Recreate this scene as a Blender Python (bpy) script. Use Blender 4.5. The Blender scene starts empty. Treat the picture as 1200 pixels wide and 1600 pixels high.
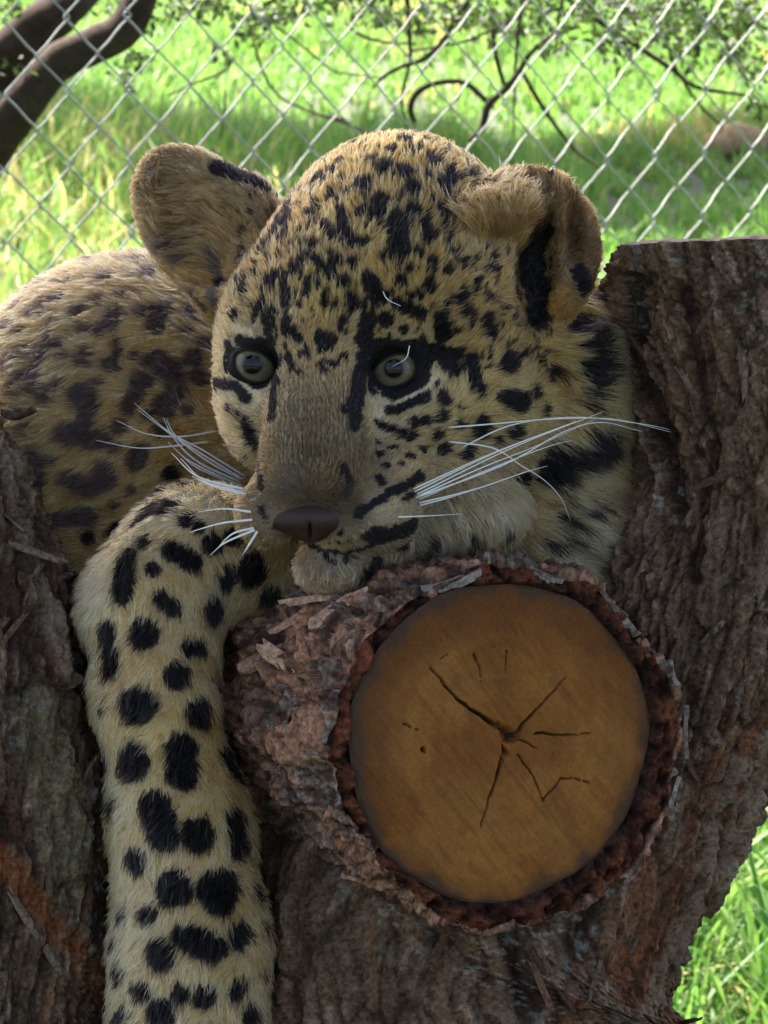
import bpy, math
import numpy as np
from mathutils import Vector, Matrix
from mathutils.bvhtree import BVHTree

R = math.radians
scene = bpy.context.scene
col = scene.collection
rng = np.random.default_rng(7)

# ------------------------------------------------------------------ camera, sky, sun, exposure
PITCH = R(12.5)
CAM = np.array([0.0, 0.0, 1.25])
F = 4800.0 / 1600.0                       # focal length in picture heights
cd = bpy.data.cameras.new('camera')
cam = bpy.data.objects.new('camera', cd)
col.objects.link(cam)
cam.location = CAM
cam.rotation_euler = (R(90) - PITCH, 0, 0)
cd.sensor_fit = 'VERTICAL'
cd.sensor_height = 24.0
cd.lens = 24.0 * F
cd.clip_start = 0.05
cd.clip_end = 2000
cd.dof.use_dof = True
cd.dof.focus_distance = 1.15
cd.dof.aperture_fstop = 32.0
scene.camera = cam

SUN_EL, SUN_AZ = R(58), R(-22)            # azimuth from +Y towards +X
world = bpy.data.worlds.new('World')
scene.world = world
world.use_nodes = True
wn = world.node_tree.nodes
bg = wn['Background']
sky = wn.new('ShaderNodeTexSky')
sky.sky_type = 'NISHITA'
sky.sun_disc = False
sky.sun_elevation = SUN_EL
sky.sun_rotation = SUN_AZ
sky.air_density = 0.8
sky.dust_density = 6.0
sky.ozone_density = 0.3
world.node_tree.links.new(sky.outputs[0], bg.inputs[0])
bg.inputs[1].default_value = 0.10
sd = bpy.data.lights.new('sun', 'SUN')
sun = bpy.data.objects.new('sun', sd)
col.objects.link(sun)
sd.energy = 5.0
sd.angle = R(0.5)
sd.color = (1.0, 0.95, 0.86)
sundir = Vector((math.sin(SUN_AZ) * math.cos(SUN_EL), math.cos(SUN_AZ) * math.cos(SUN_EL), math.sin(SUN_EL)))
sun.rotation_euler = (-sundir).to_track_quat('-Z', 'Y').to_euler()
sun.location = sundir * 12
vs = scene.view_settings
vs.view_transform = 'Standard'
vs.look = 'None'
vs.gamma = 1
vs.use_curve_mapping = False
vs.exposure = 2.6
scene.cycles.use_denoising = True
scene.cycles.sample_clamp_indirect = 3.0
scene.cycles.sample_clamp_direct = 12.0
scene.cycles.max_bounces = 8
scene.cycles.transparent_max_bounces = 8

# ------------------------------------------------------------------ coordinates
# q-space: camera axes, unit 0.25 mm, origin 1.2 m in front of the lens (x right, y up, z towards the lens)
U = 0.00025
D0 = 1.2
RIGHT = np.array([1.0, 0, 0])
UP = np.array([0, math.sin(PITCH), math.cos(PITCH)])
FWD = np.array([0, math.cos(PITCH), -math.sin(PITCH)])

def Q(px, py, z=0.0):
    d = (D0 - z * U) / D0
    return np.array([(px - 600) * d, -(py - 800) * d, z], float)

def q2w(q):
    q = np.asarray(q, float)
    x, y, z = q[..., 0:1] * U, q[..., 1:2] * U, D0 - q[..., 2:3] * U
    return CAM + x * RIGHT + y * UP + z * FWD

def at(px, py, depth):
    """world point seen at photo pixel (px, py), depth metres along the lens axis"""
    return CAM + ((px - 600) / 4800 * RIGHT - (py - 800) / 4800 * UP + FWD) * depth

def nrm(v):
    v = np.asarray(v, float)
    return v / np.maximum(np.linalg.norm(v, axis=-1, keepdims=True), 1e-9)

# ------------------------------------------------------------------ noise
def _hash(ix, iy, iz, seed):
    h = (ix.astype(np.uint32) * np.uint32(374761393) + iy.astype(np.uint32) * np.uint32(668265263)
         + iz.astype(np.uint32) * np.uint32(2147483647) + np.uint32(seed * 974711 + 11))
    h = (h ^ (h >> np.uint32(13))) * np.uint32(1274126177)
    h = h ^ (h >> np.uint32(16))
    return (h & np.uint32(0xffff)).astype(np.float32) / 65535.0

def vnoise(p, seed=0):
    p = np.asarray(p, np.float32)
    i = np.floor(p).astype(np.int64)
    f = p - i
    f = f * f * (3 - 2 * f)
    out = 0
    for dx in (0, 1):
        wx = f[:, 0] if dx else 1 - f[:, 0]
        for dy in (0, 1):
            wy = f[:, 1] if dy else 1 - f[:, 1]
            for dz in (0, 1):
                wz = f[:, 2] if dz else 1 - f[:, 2]
                out = out + wx * wy * wz * _hash(i[:, 0] + dx, i[:, 1] + dy, i[:, 2] + dz, seed)
    return out

def fbm(p, octaves=4, seed=0, gain=0.5, ridged=False):
    p = np.asarray(p, np.float32)
    a, s, t = 1.0, 0.0, 0.0
    for o in range(octaves):
        n = vnoise(p * (2.03 ** o) + o * 17.3, seed + o)
        if ridged:
            n = 1 - np.abs(2 * n - 1)
        s = s + a * n
        t += a
        a *= gain
    return s / t

def worley(p, seed=0):
    """distance to nearest and second nearest jittered grid point, and an id of the nearest"""
    p = np.asarray(p, np.float32)
    i = np.floor(p).astype(np.int64)
    d1 = np.full(len(p), 9.0, np.float32)
    d2 = d1.copy()
    ident = np.zeros(len(p), np.float32)
    for dx in (-1, 0, 1):
        for dy in (-1, 0, 1):
            for dz in (-1, 0, 1):
                c = i + (dx, dy, dz)
                j = np.stack([_hash(c[:, 0], c[:, 1], c[:, 2], seed + k) for k in range(3)], 1)
                d = np.linalg.norm(c + j - p, axis=1)
                hid = _hash(c[:, 0], c[:, 1], c[:, 2], seed + 5)
                near = d < d1
                d2 = np.where(near, d1, np.minimum(d2, d))
                ident = np.where(near, hid, ident)
                d1 = np.where(near, d, d1)
    return d1, d2, ident

def sstep(a, b, x):
    t = np.clip((x - a) / (b - a), 0, 1)
    return t * t * (3 - 2 * t)

def mix(a, b, t):
    return a + (b - a) * t

# ------------------------------------------------------------------ objects
def tag(o, label=None, category=None, group=None, kind=None):
    for k, v in (('label', label), ('category', category), ('group', group), ('kind', kind)):
        if v:
            o[k] = v
    return o

def empty(name, loc):
    o = bpy.data.objects.new(name, None)
    col.objects.link(o)
    o.location = Vector(loc)
    o.empty_display_size = 0.05
    return o

def origin_of(parent):
    o, p = np.zeros(3), parent
    while p is not None:
        o = o + np.array(p.location)
        p = p.parent
    return o

def mesh_obj(name, verts, faces, mat, parent=None, color=None, smooth=True, origin=None, extra=None):
    """verts in world space; faces a list or an (n,k) array; color per vertex rgb"""
    verts = np.asarray(verts, float)
    base = origin_of(parent)
    loc = np.zeros(3)
    if origin is not None:
        loc = np.asarray(origin, float) - base
    me = bpy.data.meshes.new(name)
    v = verts - base - loc
    if isinstance(faces, np.ndarray):
        k = faces.shape[1]
        me.vertices.add(len(v))
        me.vertices.foreach_set('co', v.astype(np.float32).ravel())
        me.loops.add(faces.size)
        me.loops.foreach_set('vertex_index', faces.astype(np.int32).ravel())
        me.polygons.add(len(faces))
        me.polygons.foreach_set('loop_start', np.arange(0, faces.size, k, dtype=np.int32))
        me.update(calc_edges=True)
    else:
        me.from_pydata([tuple(x) for x in v], [], [tuple(int(i) for i in f) for f in faces])
    me.polygons.foreach_set('use_smooth', np.full(len(me.polygons), bool(smooth)))
    if color is not None:
        a = me.color_attributes.new('col', 'FLOAT_COLOR', 'POINT')
        c = np.ones((len(v), 4), np.float32)
        c[:, :3] = color
        a.data.foreach_set('color', c.ravel())
    for nm, arr in (extra or {}).items():
        a = me.attributes.new(nm, 'FLOAT', 'POINT')
        a.data.foreach_set('value', np.asarray(arr, np.float32))
    me.update()
    me.materials.append(mat)
    o = bpy.data.objects.new(name, me)
    col.objects.link(o)
    o.parent = parent
    o.location = Vector(loc)
    return o

def grid_faces(nu, nv, wrap_u=False):
    """index quads of a (nu, nv) vertex grid"""
    iu = np.arange(nu if wrap_u else nu - 1)
    iv = np.arange(nv - 1)
    a, b = np.meshgrid(iu, iv, indexing='ij')
    a2 = (a + 1) % nu
    return np.stack([a * nv + b, a2 * nv + b, a2 * nv + b + 1, a * nv + b + 1], -1).reshape(-1, 4)

def frames(pts):
    pts = np.asarray(pts, float)
    t = nrm(np.gradient(pts, axis=0))
    ref = np.array([0.0, 0.0, 1.0]) if abs(t[0, 2]) < 0.9 else np.array([1.0, 0, 0])
    n = nrm(np.cross(t[0], ref))
    ns, bs = [], []
    for k in range(len(pts)):
        n = nrm(n - t[k] * np.dot(n, t[k]))
        ns.append(n)
        bs.append(np.cross(t[k], n))
    return t, np.array(ns), np.array(bs)

def spline(pts, n):
    """Catmull-Rom through rows of pts (any width), n samples"""
    p = np.asarray(pts, float)
    p = np.vstack([2 * p[0] - p[1], p, 2 * p[-1] - p[-2]])
    m = len(p) - 3
    u = np.linspace(0, m, n)
    k = np.minimum(u.astype(int), m - 1)
    t = (u - k)[:, None]
    a, b, c, d = p[k], p[k + 1], p[k + 2], p[k + 3]
    return 0.5 * (2 * b + (c - a) * t + (2 * a - 5 * b + 4 * c - d) * t ** 2 + (3 * b - a - 3 * c + d) * t ** 3)

def tube(pts, radii, sides=8, closed=False, caps=True):
    """verts, faces of a swept tube in the space of pts"""
    pts = np.asarray(pts, float)
    radii = np.broadcast_to(np.asarray(radii, float), (len(pts),))
    t, n, b = frames(pts)
    th = np.linspace(0, 2 * np.pi, sides, endpoint=False)
    v = pts[:, None] + radii[:, None, None] * (np.cos(th)[None, :, None] * n[:, None] + np.sin(th)[None, :, None] * b[:, None])
    m = len(pts)
    f = []
    for i in range(m if closed else m - 1):
        j = (i + 1) % m
        for k in range(sides):
            l = (k + 1) % sides
            f.append((i * sides + k, i * sides + l, j * sides + l, j * sides + k))
    if caps and not closed:
        f.append(tuple(range(sides))[::-1])
        f.append(tuple((m - 1) * sides + k for k in range(sides)))
    return v.reshape(-1, 3), f

class Batch:
    """many small polygons joined into one part"""
    def __init__(self):
        self.v, self.f, self.c, self.n = [], [], [], 0
    def add(self, v, f, c):
        self.v.append(np.asarray(v, float))
        self.f += [tuple(i + self.n for i in q) for q in f]
        self.c.append(np.broadcast_to(np.asarray(c, float), (len(v), 3)))
        self.n += len(v)
    def build(self, name, mat, parent=None, **kw):
        return mesh_obj(name, np.vstack(self.v), self.f, mat, parent, color=np.vstack(self.c), **kw)

# ------------------------------------------------------------------ materials
def material(name):
    m = bpy.data.materials.new(name)
    m.use_nodes = True
    return m, m.node_tree.nodes, m.node_tree.links, m.node_tree.nodes['Principled BSDF']

def attr_mat(name, rough=0.85, vary=0.25, scale=400.0, bump=0.3, bump_dist=0.0008, spec=0.25, stretch=(1, 1, 1), detail=6.0):
    """vertex colour 'col' broken up by fine grain and relief"""
    m, n, l, bs = material(name)
    at_ = n.new('ShaderNodeAttribute'); at_.attribute_name = 'col'
    tc = n.new('ShaderNodeTexCoord')
    mp = n.new('ShaderNodeMapping'); mp.inputs['Scale'].default_value = stretch
    l.new(tc.outputs['Object'], mp.inputs[0])
    nz = n.new('ShaderNodeTexNoise'); nz.inputs['Scale'].default_value = scale; nz.inputs['Detail'].default_value = detail
    nz.inputs['Roughness'].default_value = 0.65
    l.new(mp.outputs[0], nz.inputs['Vector'])
    mr = n.new('ShaderNodeMapRange')
    mr.inputs['From Min'].default_value = 0.3; mr.inputs['From Max'].default_value = 0.7
    mr.inputs['To Min'].default_value = 1 - vary; mr.inputs['To Max'].default_value = 1 + vary
    l.new(nz.outputs['Fac'], mr.inputs[0])
    mx = n.new('ShaderNodeVectorMath'); mx.operation = 'SCALE'
    l.new(at_.outputs['Color'], mx.inputs[0]); l.new(mr.outputs[0], mx.inputs['Scale'])
    l.new(mx.outputs[0], bs.inputs['Base Color'])
    bs.inputs['Roughness'].default_value = rough
    bs.inputs['Specular IOR Level'].default_value = spec
    if bump:
        bp = n.new('ShaderNodeBump'); bp.inputs['Strength'].default_value = bump; bp.inputs['Distance'].default_value = bump_dist
        l.new(nz.outputs['Fac'], bp.inputs['Height']); l.new(bp.outputs[0], bs.inputs['Normal'])
    return m

def leaf_mat(name, trans=0.45):
    m, n, l, bs = material(name)
    at_ = n.new('ShaderNodeAttribute'); at_.attribute_name = 'col'
    l.new(at_.outputs['Color'], bs.inputs['Base Color'])
    bs.inputs['Roughness'].default_value = 0.55
    bs.inputs['Specular IOR Level'].default_value = 0.3
    tr = n.new('ShaderNodeBsdfTranslucent')
    sc_ = n.new('ShaderNodeVectorMath'); sc_.operation = 'MULTIPLY'; sc_.inputs[1].default_value = (1.2, 1.25, 0.9)
    l.new(at_.outputs['Color'], sc_.inputs[0]); l.new(sc_.outputs[0], tr.inputs['Color'])
    mx = n.new('ShaderNodeMixShader'); mx.inputs[0].default_value = trans
    l.new(bs.outputs[0], mx.inputs[1]); l.new(tr.outputs[0], mx.inputs[2])
    l.new(mx.outputs[0], n['Material Output'].inputs['Surface'])
    return m

M_bark = attr_mat('bark', 0.92, 0.7, 520, 0.9, 0.0012, 0.15, detail=8.0)
M_wood = attr_mat('sawn wood', 0.7, 0.22, 700, 0.25, 0.0003, 0.25, stretch=(1, 1, 1))
M_limb = attr_mat('limb bark', 0.9, 0.35, 90, 0.5, 0.003, 0.15)
M_rock = attr_mat('boulder', 0.9, 0.3, 30, 0.5, 0.01, 0.2)
M_leaf = leaf_mat('leaf', 0.4)
M_grass = leaf_mat('grass blade', 0.5)
M_skin = attr_mat('skin under fur', 0.8, 0.15, 600, 0.0)
M_nose = attr_mat('nose leather', 0.55, 0.22, 1500, 0.55, 0.0004, 0.35)
M_rim = attr_mat('eyelid skin', 0.7, 0.1, 900, 0.2, 0.0002, 0.15)

m, n, l, bs = material('meadow soil')
tc = n.new('ShaderNodeTexCoord')
nz = n.new('ShaderNodeTexNoise'); nz.inputs['Scale'].default_value = 1.1; nz.inputs['Detail'].default_value = 8
l.new(tc.outputs['Object'], nz.inputs['Vector'])
cr = n.new('ShaderNodeValToRGB')
cr.color_ramp.elements[0].position = 0.35; cr.color_ramp.elements[0].color = (0.020, 0.038, 0.010, 1)
cr.color_ramp.elements[1].position = 0.72; cr.color_ramp.elements[1].color = (0.048, 0.056, 0.020, 1)
l.new(nz.outputs['Fac'], cr.inputs[0]); l.new(cr.outputs[0], bs.inputs['Base Color'])
bs.inputs['Roughness'].default_value = 0.95
M_soil = m

m, n, l, bs = material('galvanised wire')
bs.inputs['Metallic'].default_value = 0.75
bs.inputs['Roughness'].default_value = 0.42
tc = n.new('ShaderNodeTexCoord')
nz = n.new('ShaderNodeTexNoise'); nz.inputs['Scale'].default_value = 140
l.new(tc.outputs['Object'], nz.inputs['Vector'])
cr = n.new('ShaderNodeValToRGB')
cr.color_ramp.elements[0].color = (0.24, 0.245, 0.245, 1); cr.color_ramp.elements[1].color = (0.44, 0.45, 0.44, 1)
l.new(nz.outputs['Fac'], cr.inputs[0]); l.new(cr.outputs[0], bs.inputs['Base Color'])
M_wire = m

m, n, l, bs = material('whisker hair')
bs.inputs['Base Color'].default_value = (0.86, 0.83, 0.78, 1)
bs.inputs['Roughness'].default_value = 0.35
M_whisker = m

def hair_mat(name):
    m = bpy.data.materials.new(name)
    m.use_nodes = True
    n, l = m.node_tree.nodes, m.node_tree.links
    n.remove(n['Principled BSDF'])
    h = n.new('ShaderNodeBsdfHairPrincipled')
    h.model = 'CHIANG'
    h.parametrization = 'COLOR'
    h.inputs['Roughness'].default_value = 0.55
    h.inputs['Radial Roughness'].default_value = 0.75
    h.inputs['IOR'].default_value = 1.28
    h.inputs['Random Roughness'].default_value = 0.1
    a = n.new('ShaderNodeAttribute'); a.attribute_name = 'col'
    l.new(a.outputs['Color'], h.inputs['Color'])
    l.new(h.outputs[0], n['Material Output'].inputs['Surface'])
    return m
M_fur = hair_mat('coat hair')

# unseen crown clumps, added to cast shade over the stump: leaves, centre, radii, leaf size, seed
CROWNS = [
    (30000, (-0.1, 2.4, 4.4), (3.2, 2.4, 0.9), 0.20, 1),
    (8000, (-2.0, 0.2, 4.4), (1.8, 1.8, 0.7), 0.20, 2),
    (6000, (1.6, 0.0, 4.3), (1.6, 1.6, 0.7), 0.20, 3),
]
CROWNS_FAR = [  # clumps above the view, placed to throw shade on the grass
    (8000, (-0.2, 14.2, 4.6), (5.0, 1.5, 0.9), 0.20, 5),
    (9000, (0.6, 13.0, 3.4), (2.0, 1.5, 0.7), 0.20, 6),
]
N_FUR = 310000
COATK = 1.5

# ================================================================== meadow
def ground_z(x, y):
    p = np.stack([np.asarray(x, float).ravel(), np.asarray(y, float).ravel(), np.zeros(np.size(x))], 1)
    near = np.exp(-((p[:, 1] - 10) / 30) ** 2)
    return ((fbm(p * 0.45, 3, 3) - 0.5) * 0.22 * near).reshape(np.shape(x))

gx = np.concatenate([[-600, -200, -60, -20], np.linspace(-9, 9, 73), [20, 60, 200, 600]])
gy = np.concatenate([[-600, -200, -60, -15], np.linspace(-6, 40, 140), [60, 120, 300, 900]])
GX, GY = np.meshgrid(gx, gy, indexing='ij')
gv = np.stack([GX, GY, ground_z(GX, GY)], -1).reshape(-1, 3)
tag(mesh_obj('meadow', gv, grid_faces(len(gx), len(gy)), M_soil), kind='structure')

def blades(n, y0, y1, hmin, hmax, wmin, wmax, spread, power, xr=None):
    u = rng.random(n)
    y = y0 + (y1 - y0) * u ** power
    x = (rng.random(n) * 2 - 1) * ((0.135 if spread < 2 else 0.42) * y + spread)
    if xr:
        x = xr[0] + (xr[1] - xr[0]) * rng.random(n)
    pp = np.stack([x, y, np.zeros(n)], 1)
    lush = fbm(pp * np.array([0.55, 0.35, 1]), 3, 21)
    if xr:
        lush = lush * 0.3 + 0.5
    dry = fbm(pp * np.array([0.9, 0.55, 1]) + 40, 3, 33)
    # tussocks: pull the roots of nearby blades together
    cell = np.floor(pp / 0.16)
    jx = _hash(cell[:, 0].astype(np.int64), cell[:, 1].astype(np.int64), np.zeros(n, np.int64), 3)
    jy = _hash(cell[:, 0].astype(np.int64), cell[:, 1].astype(np.int64), np.zeros(n, np.int64), 4)
    tus = _hash(cell[:, 0].astype(np.int64), cell[:, 1].astype(np.int64), np.zeros(n, np.int64), 5)
    x = mix(x, (cell[:, 0] + jx) * 0.16, 0.35)
    y = mix(y, (cell[:, 1] + jy) * 0.16, 0.35)
    h = (hmin + (hmax - hmin) * rng.random(n) ** 1.6) * (0.35 + 1.15 * sstep(0.35, 0.7, lush)) * (0.7 + 0.6 * tus)
    w = wmin + (wmax - wmin) * rng.random(n)
    ya = rng.random(n) * 2 * np.pi
    lean = (0.15 + 0.75 * rng.random(n) ** 1.3) * h
    ld = ya + rng.normal(0, 0.5, n)
    z = ground_z(x, y)
    base = np.stack([x, y, z - 0.01], 1)
    side = np.stack([np.cos(ya + np.pi / 2), np.sin(ya + np.pi / 2), np.zeros(n)], 1) * w[:, None]
    ldv = np.stack([np.cos(ld), np.sin(ld), np.zeros(n)], 1)
    mid = base + ldv * (lean * 0.32)[:, None] + np.array([0, 0, 1]) * (h * 0.62)[:, None]
    tip = base + ldv * lean[:, None] + np.array([0, 0, 1]) * (h * (1 - 0.18 * lean / h))[:, None]
    v = np.stack([base - side * 0.5, base + side * 0.5, mid - side * 0.4, mid + side * 0.4, tip], 1).reshape(-1, 3)
    k = np.arange(n)[:, None, None] * 5
    f = (k + np.array([[0, 1, 3], [0, 3, 2], [2, 3, 4]])[None]).reshape(-1, 3)
    t = rng.random(n)
    green = mix(np.array([0.070, 0.185, 0.032]), np.array([0.18, 0.285, 0.085]), t[:, None])
    straw = mix(np.array([0.34, 0.28, 0.12]), np.array([0.46, 0.40, 0.20]), t[:, None])
    isdry = rng.random(n) < np.maximum(sstep(0.60, 0.78, dry) * 0.6, sstep(2.2, 0.6, np.hypot((x + 1.0) / 0.55, (y - 9.2) / 1.4)) * 0.28) + 0.025
    c = np.where(isdry[:, None], straw, green) * (0.8 + 0.4 * rng.random((n, 1)))
    return v, f, np.repeat(c, 5, 0)

gv, gf, gc, off = [], [], [], 0
for a in ((46000, 1.9, 5.5, 0.05, 0.20, 0.003, 0.006, 0.9, 0.9),
          (80000, 5.5, 13, 0.07, 0.25, 0.004, 0.008, 0.8, 0.9),
          (100000, 12, 36, 0.07, 0.24, 0.007, 0.016, 0.8, 1.2)):
    v, f, c = blades(*a)
    gv.append(v); gf.append(f + off); gc.append(c); off += len(v)
v, f, c = blades(150000, 2.0, 34, 0.08, 0.28, 0.008, 0.018, 2.6, 1.5)
gv.append(v); gf.append(f + off); gc.append(c); off += len(v)
# broad long blades right behind the stump
n = 14000
v, f, c = blades(n, 2.5, 5.0, 0.14, 0.30, 0.004, 0.009, 0.25, 1.0, (0.15, 0.85))
gv.append(v); gf.append(f + off); gc.append(c)
tag(mesh_obj('meadow_grass', np.vstack(gv), np.vstack(gf), M_grass, color=np.vstack(gc), smooth=False),
    'long green meadow grass with dry straw patches beyond the wire fence', 'grass', kind='stuff')

# tan boulder lying in the grass
def boulder(name, c, r, seed, label):
    th = np.linspace(0, 2 * np.pi, 32, endpoint=False)
    ph = np.linspace(0.02, np.pi - 0.02, 18)
    T, P_ = np.meshgrid(th, ph, indexing='ij')
    d = np.stack([np.cos(T) * np.sin(P_), np.sin(T) * np.sin(P_), np.cos(P_)], -1).reshape(-1, 3)
    rr = 0.72 + 0.55 * fbm(d * 1.7 + seed, 4, seed)
    v = np.asarray(c) + d * rr[:, None] * np.asarray(r)
    cc = mix(np.array([0.24, 0.15, 0.075]), np.array([0.46, 0.31, 0.17]), fbm(d * 3, 3, 8)[:, None])
    return tag(mesh_obj(name, v, grid_faces(32, 18, True), M_rock, color=cc, origin=(c[0], c[1], ground_z(c[0], c[1]))), label, 'rock')
boulder('boulder', (1.36, 11.9, 0.07), (0.12, 0.10, 0.085), 4, 'low tan boulder half sunk in the green meadow grass')

# ================================================================== chain link fence
fa, fb = at(225, 150, 3.0), at(1045, 250, 3.4)
fdir = nrm(np.array([fb[0] - fa[0], fb[1] - fa[1], 0]))
fnor = np.array([fdir[1], -fdir[0], 0.0])
fmid = np.array([(fa[0] + fb[0]) / 2, (fa[1] + fb[1]) / 2, 0.0])
PX, PZ, WR = 0.0352, 0.0352, 0.00108
fence = empty('chain_link_fence', fmid)
fence.rotation_euler = (0, 0, math.atan2(fdir[1], fdir[0]))
tag(fence, 'galvanised diamond chain link fence between the animal and the meadow', 'fence')

def wire_mesh(flip):
    pts = []
    nb = 56
    for j in range(nb):
        s = (j % 2) ^ flip
        zc = 0.02 + j * PZ
        xo = PX if s else 0.0
        sg = 1 if s else -1
        # a tight rounded bend hooked round the neighbour
        for dz, dx, dn in ((-0.30, -0.30, -1.0), (-0.07, -0.035, -1.0), (0, 0.03, 0.0), (0.07, -0.035, 1.0), (0.30, -0.30, 1.0)):
            pts.append((xo + sg * dx * PX, dn * WR * (1 if s else 1) * (1 if j % 2 else -1) * sg, zc + dz * PZ))
    v, f = tube(pts, WR, 6)
    me = bpy.data.meshes.new('wire')
    me.from_pydata([tuple(p) for p in v], [], f)
    me.polygons.foreach_set('use_smooth', [True] * len(me.polygons))
    me.materials.append(M_wire)
    return me
wires = [wire_mesh(0), wire_mesh(1)]
for k in range(-30, 31):
    o = bpy.data.objects.new('wire', wires[k % 2])
    col.objects.link(o)
    o.parent = fence
    o.location = (k * PX, 0, 0)
    o.rotation_euler = (0, rng.normal(0, 0.002), rng.normal(0, 0.03))
def fence_tube(name, pts, r):
    v, f = tube(pts, r, 16)
    me = bpy.data.meshes.new(name)
    me.from_pydata([tuple(p) for p in v], [], f)
    me.polygons.foreach_set('use_smooth', [True] * len(me.polygons))
    me.materials.append(M_wire)
    o = bpy.data.objects.new(name, me)
    col.objects.link(o)
    o.parent = fence
    return o
for x in (-1.09, 1.11):
    fence_tube('post', [(x, 0.03, -0.1), (x, 0.03, 1.0), (x, 0.03, 2.05)], 0.026)
fence_tube('top_rail', [(-1.1, 0.03, 1.985), (0, 0.03, 1.985), (1.12, 0.03, 1.985)], 0.019)
fence_tube('tension_wire', [(-1.1, 0.006, 0.05), (0, 0.006, 0.045), (1.12, 0.006, 0.05)], 0.002)

# ================================================================== tree beyond the fence
TB = at(-330, 800, 4.6); TB[2] = 0
tree = empty('shade_tree', TB)
tag(tree, 'dark limbed leafy tree beyond the fence, its twigs hanging over the meadow', 'tree')

def limb(name, ctl, n=26, sides=18, rough=0.10, seed=1, colr=((0.018, 0.012, 0.009), (0.060, 0.042, 0.031)), parent=tree):
    """ctl rows: world x y z radius"""
    s = spline(ctl, n)
    v, f = tube(s[:, :3], 1.0, sides)
    ctr = np.repeat(s[:, :3], sides, 0)
    d = v - ctr
    nn = fbm(v * np.array([26, 26, 14]) + seed, 4, seed, ridged=True)
    v = ctr + d * (np.repeat(s[:, 3], sides) * (1 + rough * 2 * (nn - 0.5)))[:, None]
    c = mix(np.array(colr[0]), np.array(colr[1]), fbm(v * 40, 3, seed + 3)[:, None])
    return mesh_obj(name, v, f, M_limb, parent, color=c)

def prow(rows, depth=None):
    """pixel rows (px, py, radius px[, depth]) to world rows"""
    out = []
    for r in rows:
        d = r[3] if len(r) > 3 else depth
        out.append(list(at(r[0], r[1], d)) + [r[2] * d / 4800])
    return out

tr0 = [TB[0], TB[1], -0.1, 0.17], [TB[0] + 0.02, TB[1], 0.45, 0.12], [TB[0] + 0.02, TB[1] - 0.05, 0.72, 0.105], [TB[0] + 0.05, TB[1] - 0.1, 0.98, 0.09]
limb('trunk', [list(r) for r in tr0], 30, 24, 0.14, 2)
limb('limb', [[TB[0] + 0.03, TB[1] - 0.06, 0.80, 0.07]] + prow([(-150, 270, 44, 4.5), (-60, 165, 41, 4.45), (30, 72, 38, 4.4), (90, 18, 34, 4.4), (160, -60, 30, 4.5), (300, -260, 26, 4.6), (420, -600, 18, 4.6)]), 40, 18, 0.13, 5)
limb('limb', [[TB[0] + 0.03, TB[1] - 0.04, 0.62, 0.06]] + prow([(-130, 400, 36, 4.5), (-50, 290, 34, 4.4), (0, 215, 31, 4.35), (45, 152, 30, 4.3), (88, 100, 28, 4.3), (140, 74, 27, 4.3), (190, 48, 27, 4.3), (216, 5, 26, 4.3), (236, -70, 24, 4.3), (330, -300, 20, 4.2)]), 46, 18, 0.14, 9)
# unseen high limb, added to carry the shading crown over the stump
limb('limb', [[TB[0] + 0.04, TB[1] - 0.08, 0.9, 0.085], [TB[0] - 0.2, TB[1] - 0.4, 2.0, 0.085], [TB[0] + 0.2, TB[1] - 1.6, 3.3, 0.07], [0.4, 1.2, 4.0, 0.05], [0.8, -1.2, 4.2, 0.03]], 30, 14, 0.12, 14)

twigs = [
    [(860, -40, 5), (890, 0, 5), (940, 36, 4.6), (1000, 76, 4.2), (1050, 108, 3.8), (1088, 136, 3.4), (1165, 149, 2.4)],
    [(905, 40, 3.2), (860, 58, 3.6), (828, 84, 4), (808, 116, 4.6), (790, 138, 5.2), (764, 163, 6), (757, 185, 5.6), (752, 202, 5), (733, 221, 3.6)],
    [(764, 163, 4), (748, 146, 4.2), (728, 130, 4.2), (700, 127, 4.4), (668, 134, 4.6), (648, 150, 4.8), (641, 172, 4.6), (648, 191, 3.6)],
    [(740, -10, 4.5), (712, 30, 4.2), (690, 66, 4), (662, 92, 4), (630, 103, 3.4), (602, 118, 2.8), (582, 138, 1.6)],
    [(634, -20, 4.2), (638, 20, 4.4), (640, 62, 3.2), (640, 98, 2.6), (630, 140, 2.2), (628, 165, 1.8), (636, 200, 1.2)],
    [(768, 20, 3.4), (772, 66, 3.6), (778, 100, 3.4), (790, 138, 3.2)],
    [(540, 36, 2), (562, 54, 2.4), (600, 66, 2.2), (650, 68, 2)],
    [(815, 112, 3.2), (842, 158, 3.6), (868, 196, 3.2), (900, 236, 2.2), (935, 262, 1.6)],
    [(395, 60, 2), (410, 110, 2), (436, 150, 2), (490, 176, 1.8), (548, 196, 1.8), (582, 213, 1.6)],
    [(366, 90, 2.2), (348, 112, 2.2), (300, 132, 1.8), (262, 150, 1.4)],
    [(352, 140, 1.6), (350, 175, 1.6), (345, 215, 1.2)],
    [(1020, 20, 3), (1042, 64, 2.6), (1052, 100, 2.2), (1090, 160, 2), (1130, 200, 1.6)],
    [(820, -20, 3), (812, 30, 2.8), (806, 90, 2.4), (804, 140, 2), (802, 212, 1.4)],
    [(880, -10, 2.6), (872, 40, 2.4), (870, 82, 1.8)],
    [(640, 80, 2), (690, 72, 2), (740, 60, 2), (800, 30, 2.2)],
    [(430, 40, 1.8), (470, 70, 1.8), (520, 110, 1.6), (560, 117, 1.4), (600, 122, 1.2)],
    [(1100, 20, 2.4), (1130, 60, 2.2), (1168, 130, 1.8), (1190, 180, 1.4)],
    [(500, 180, 2), (528, 186, 3.6), (548, 193, 3)],
]
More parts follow.
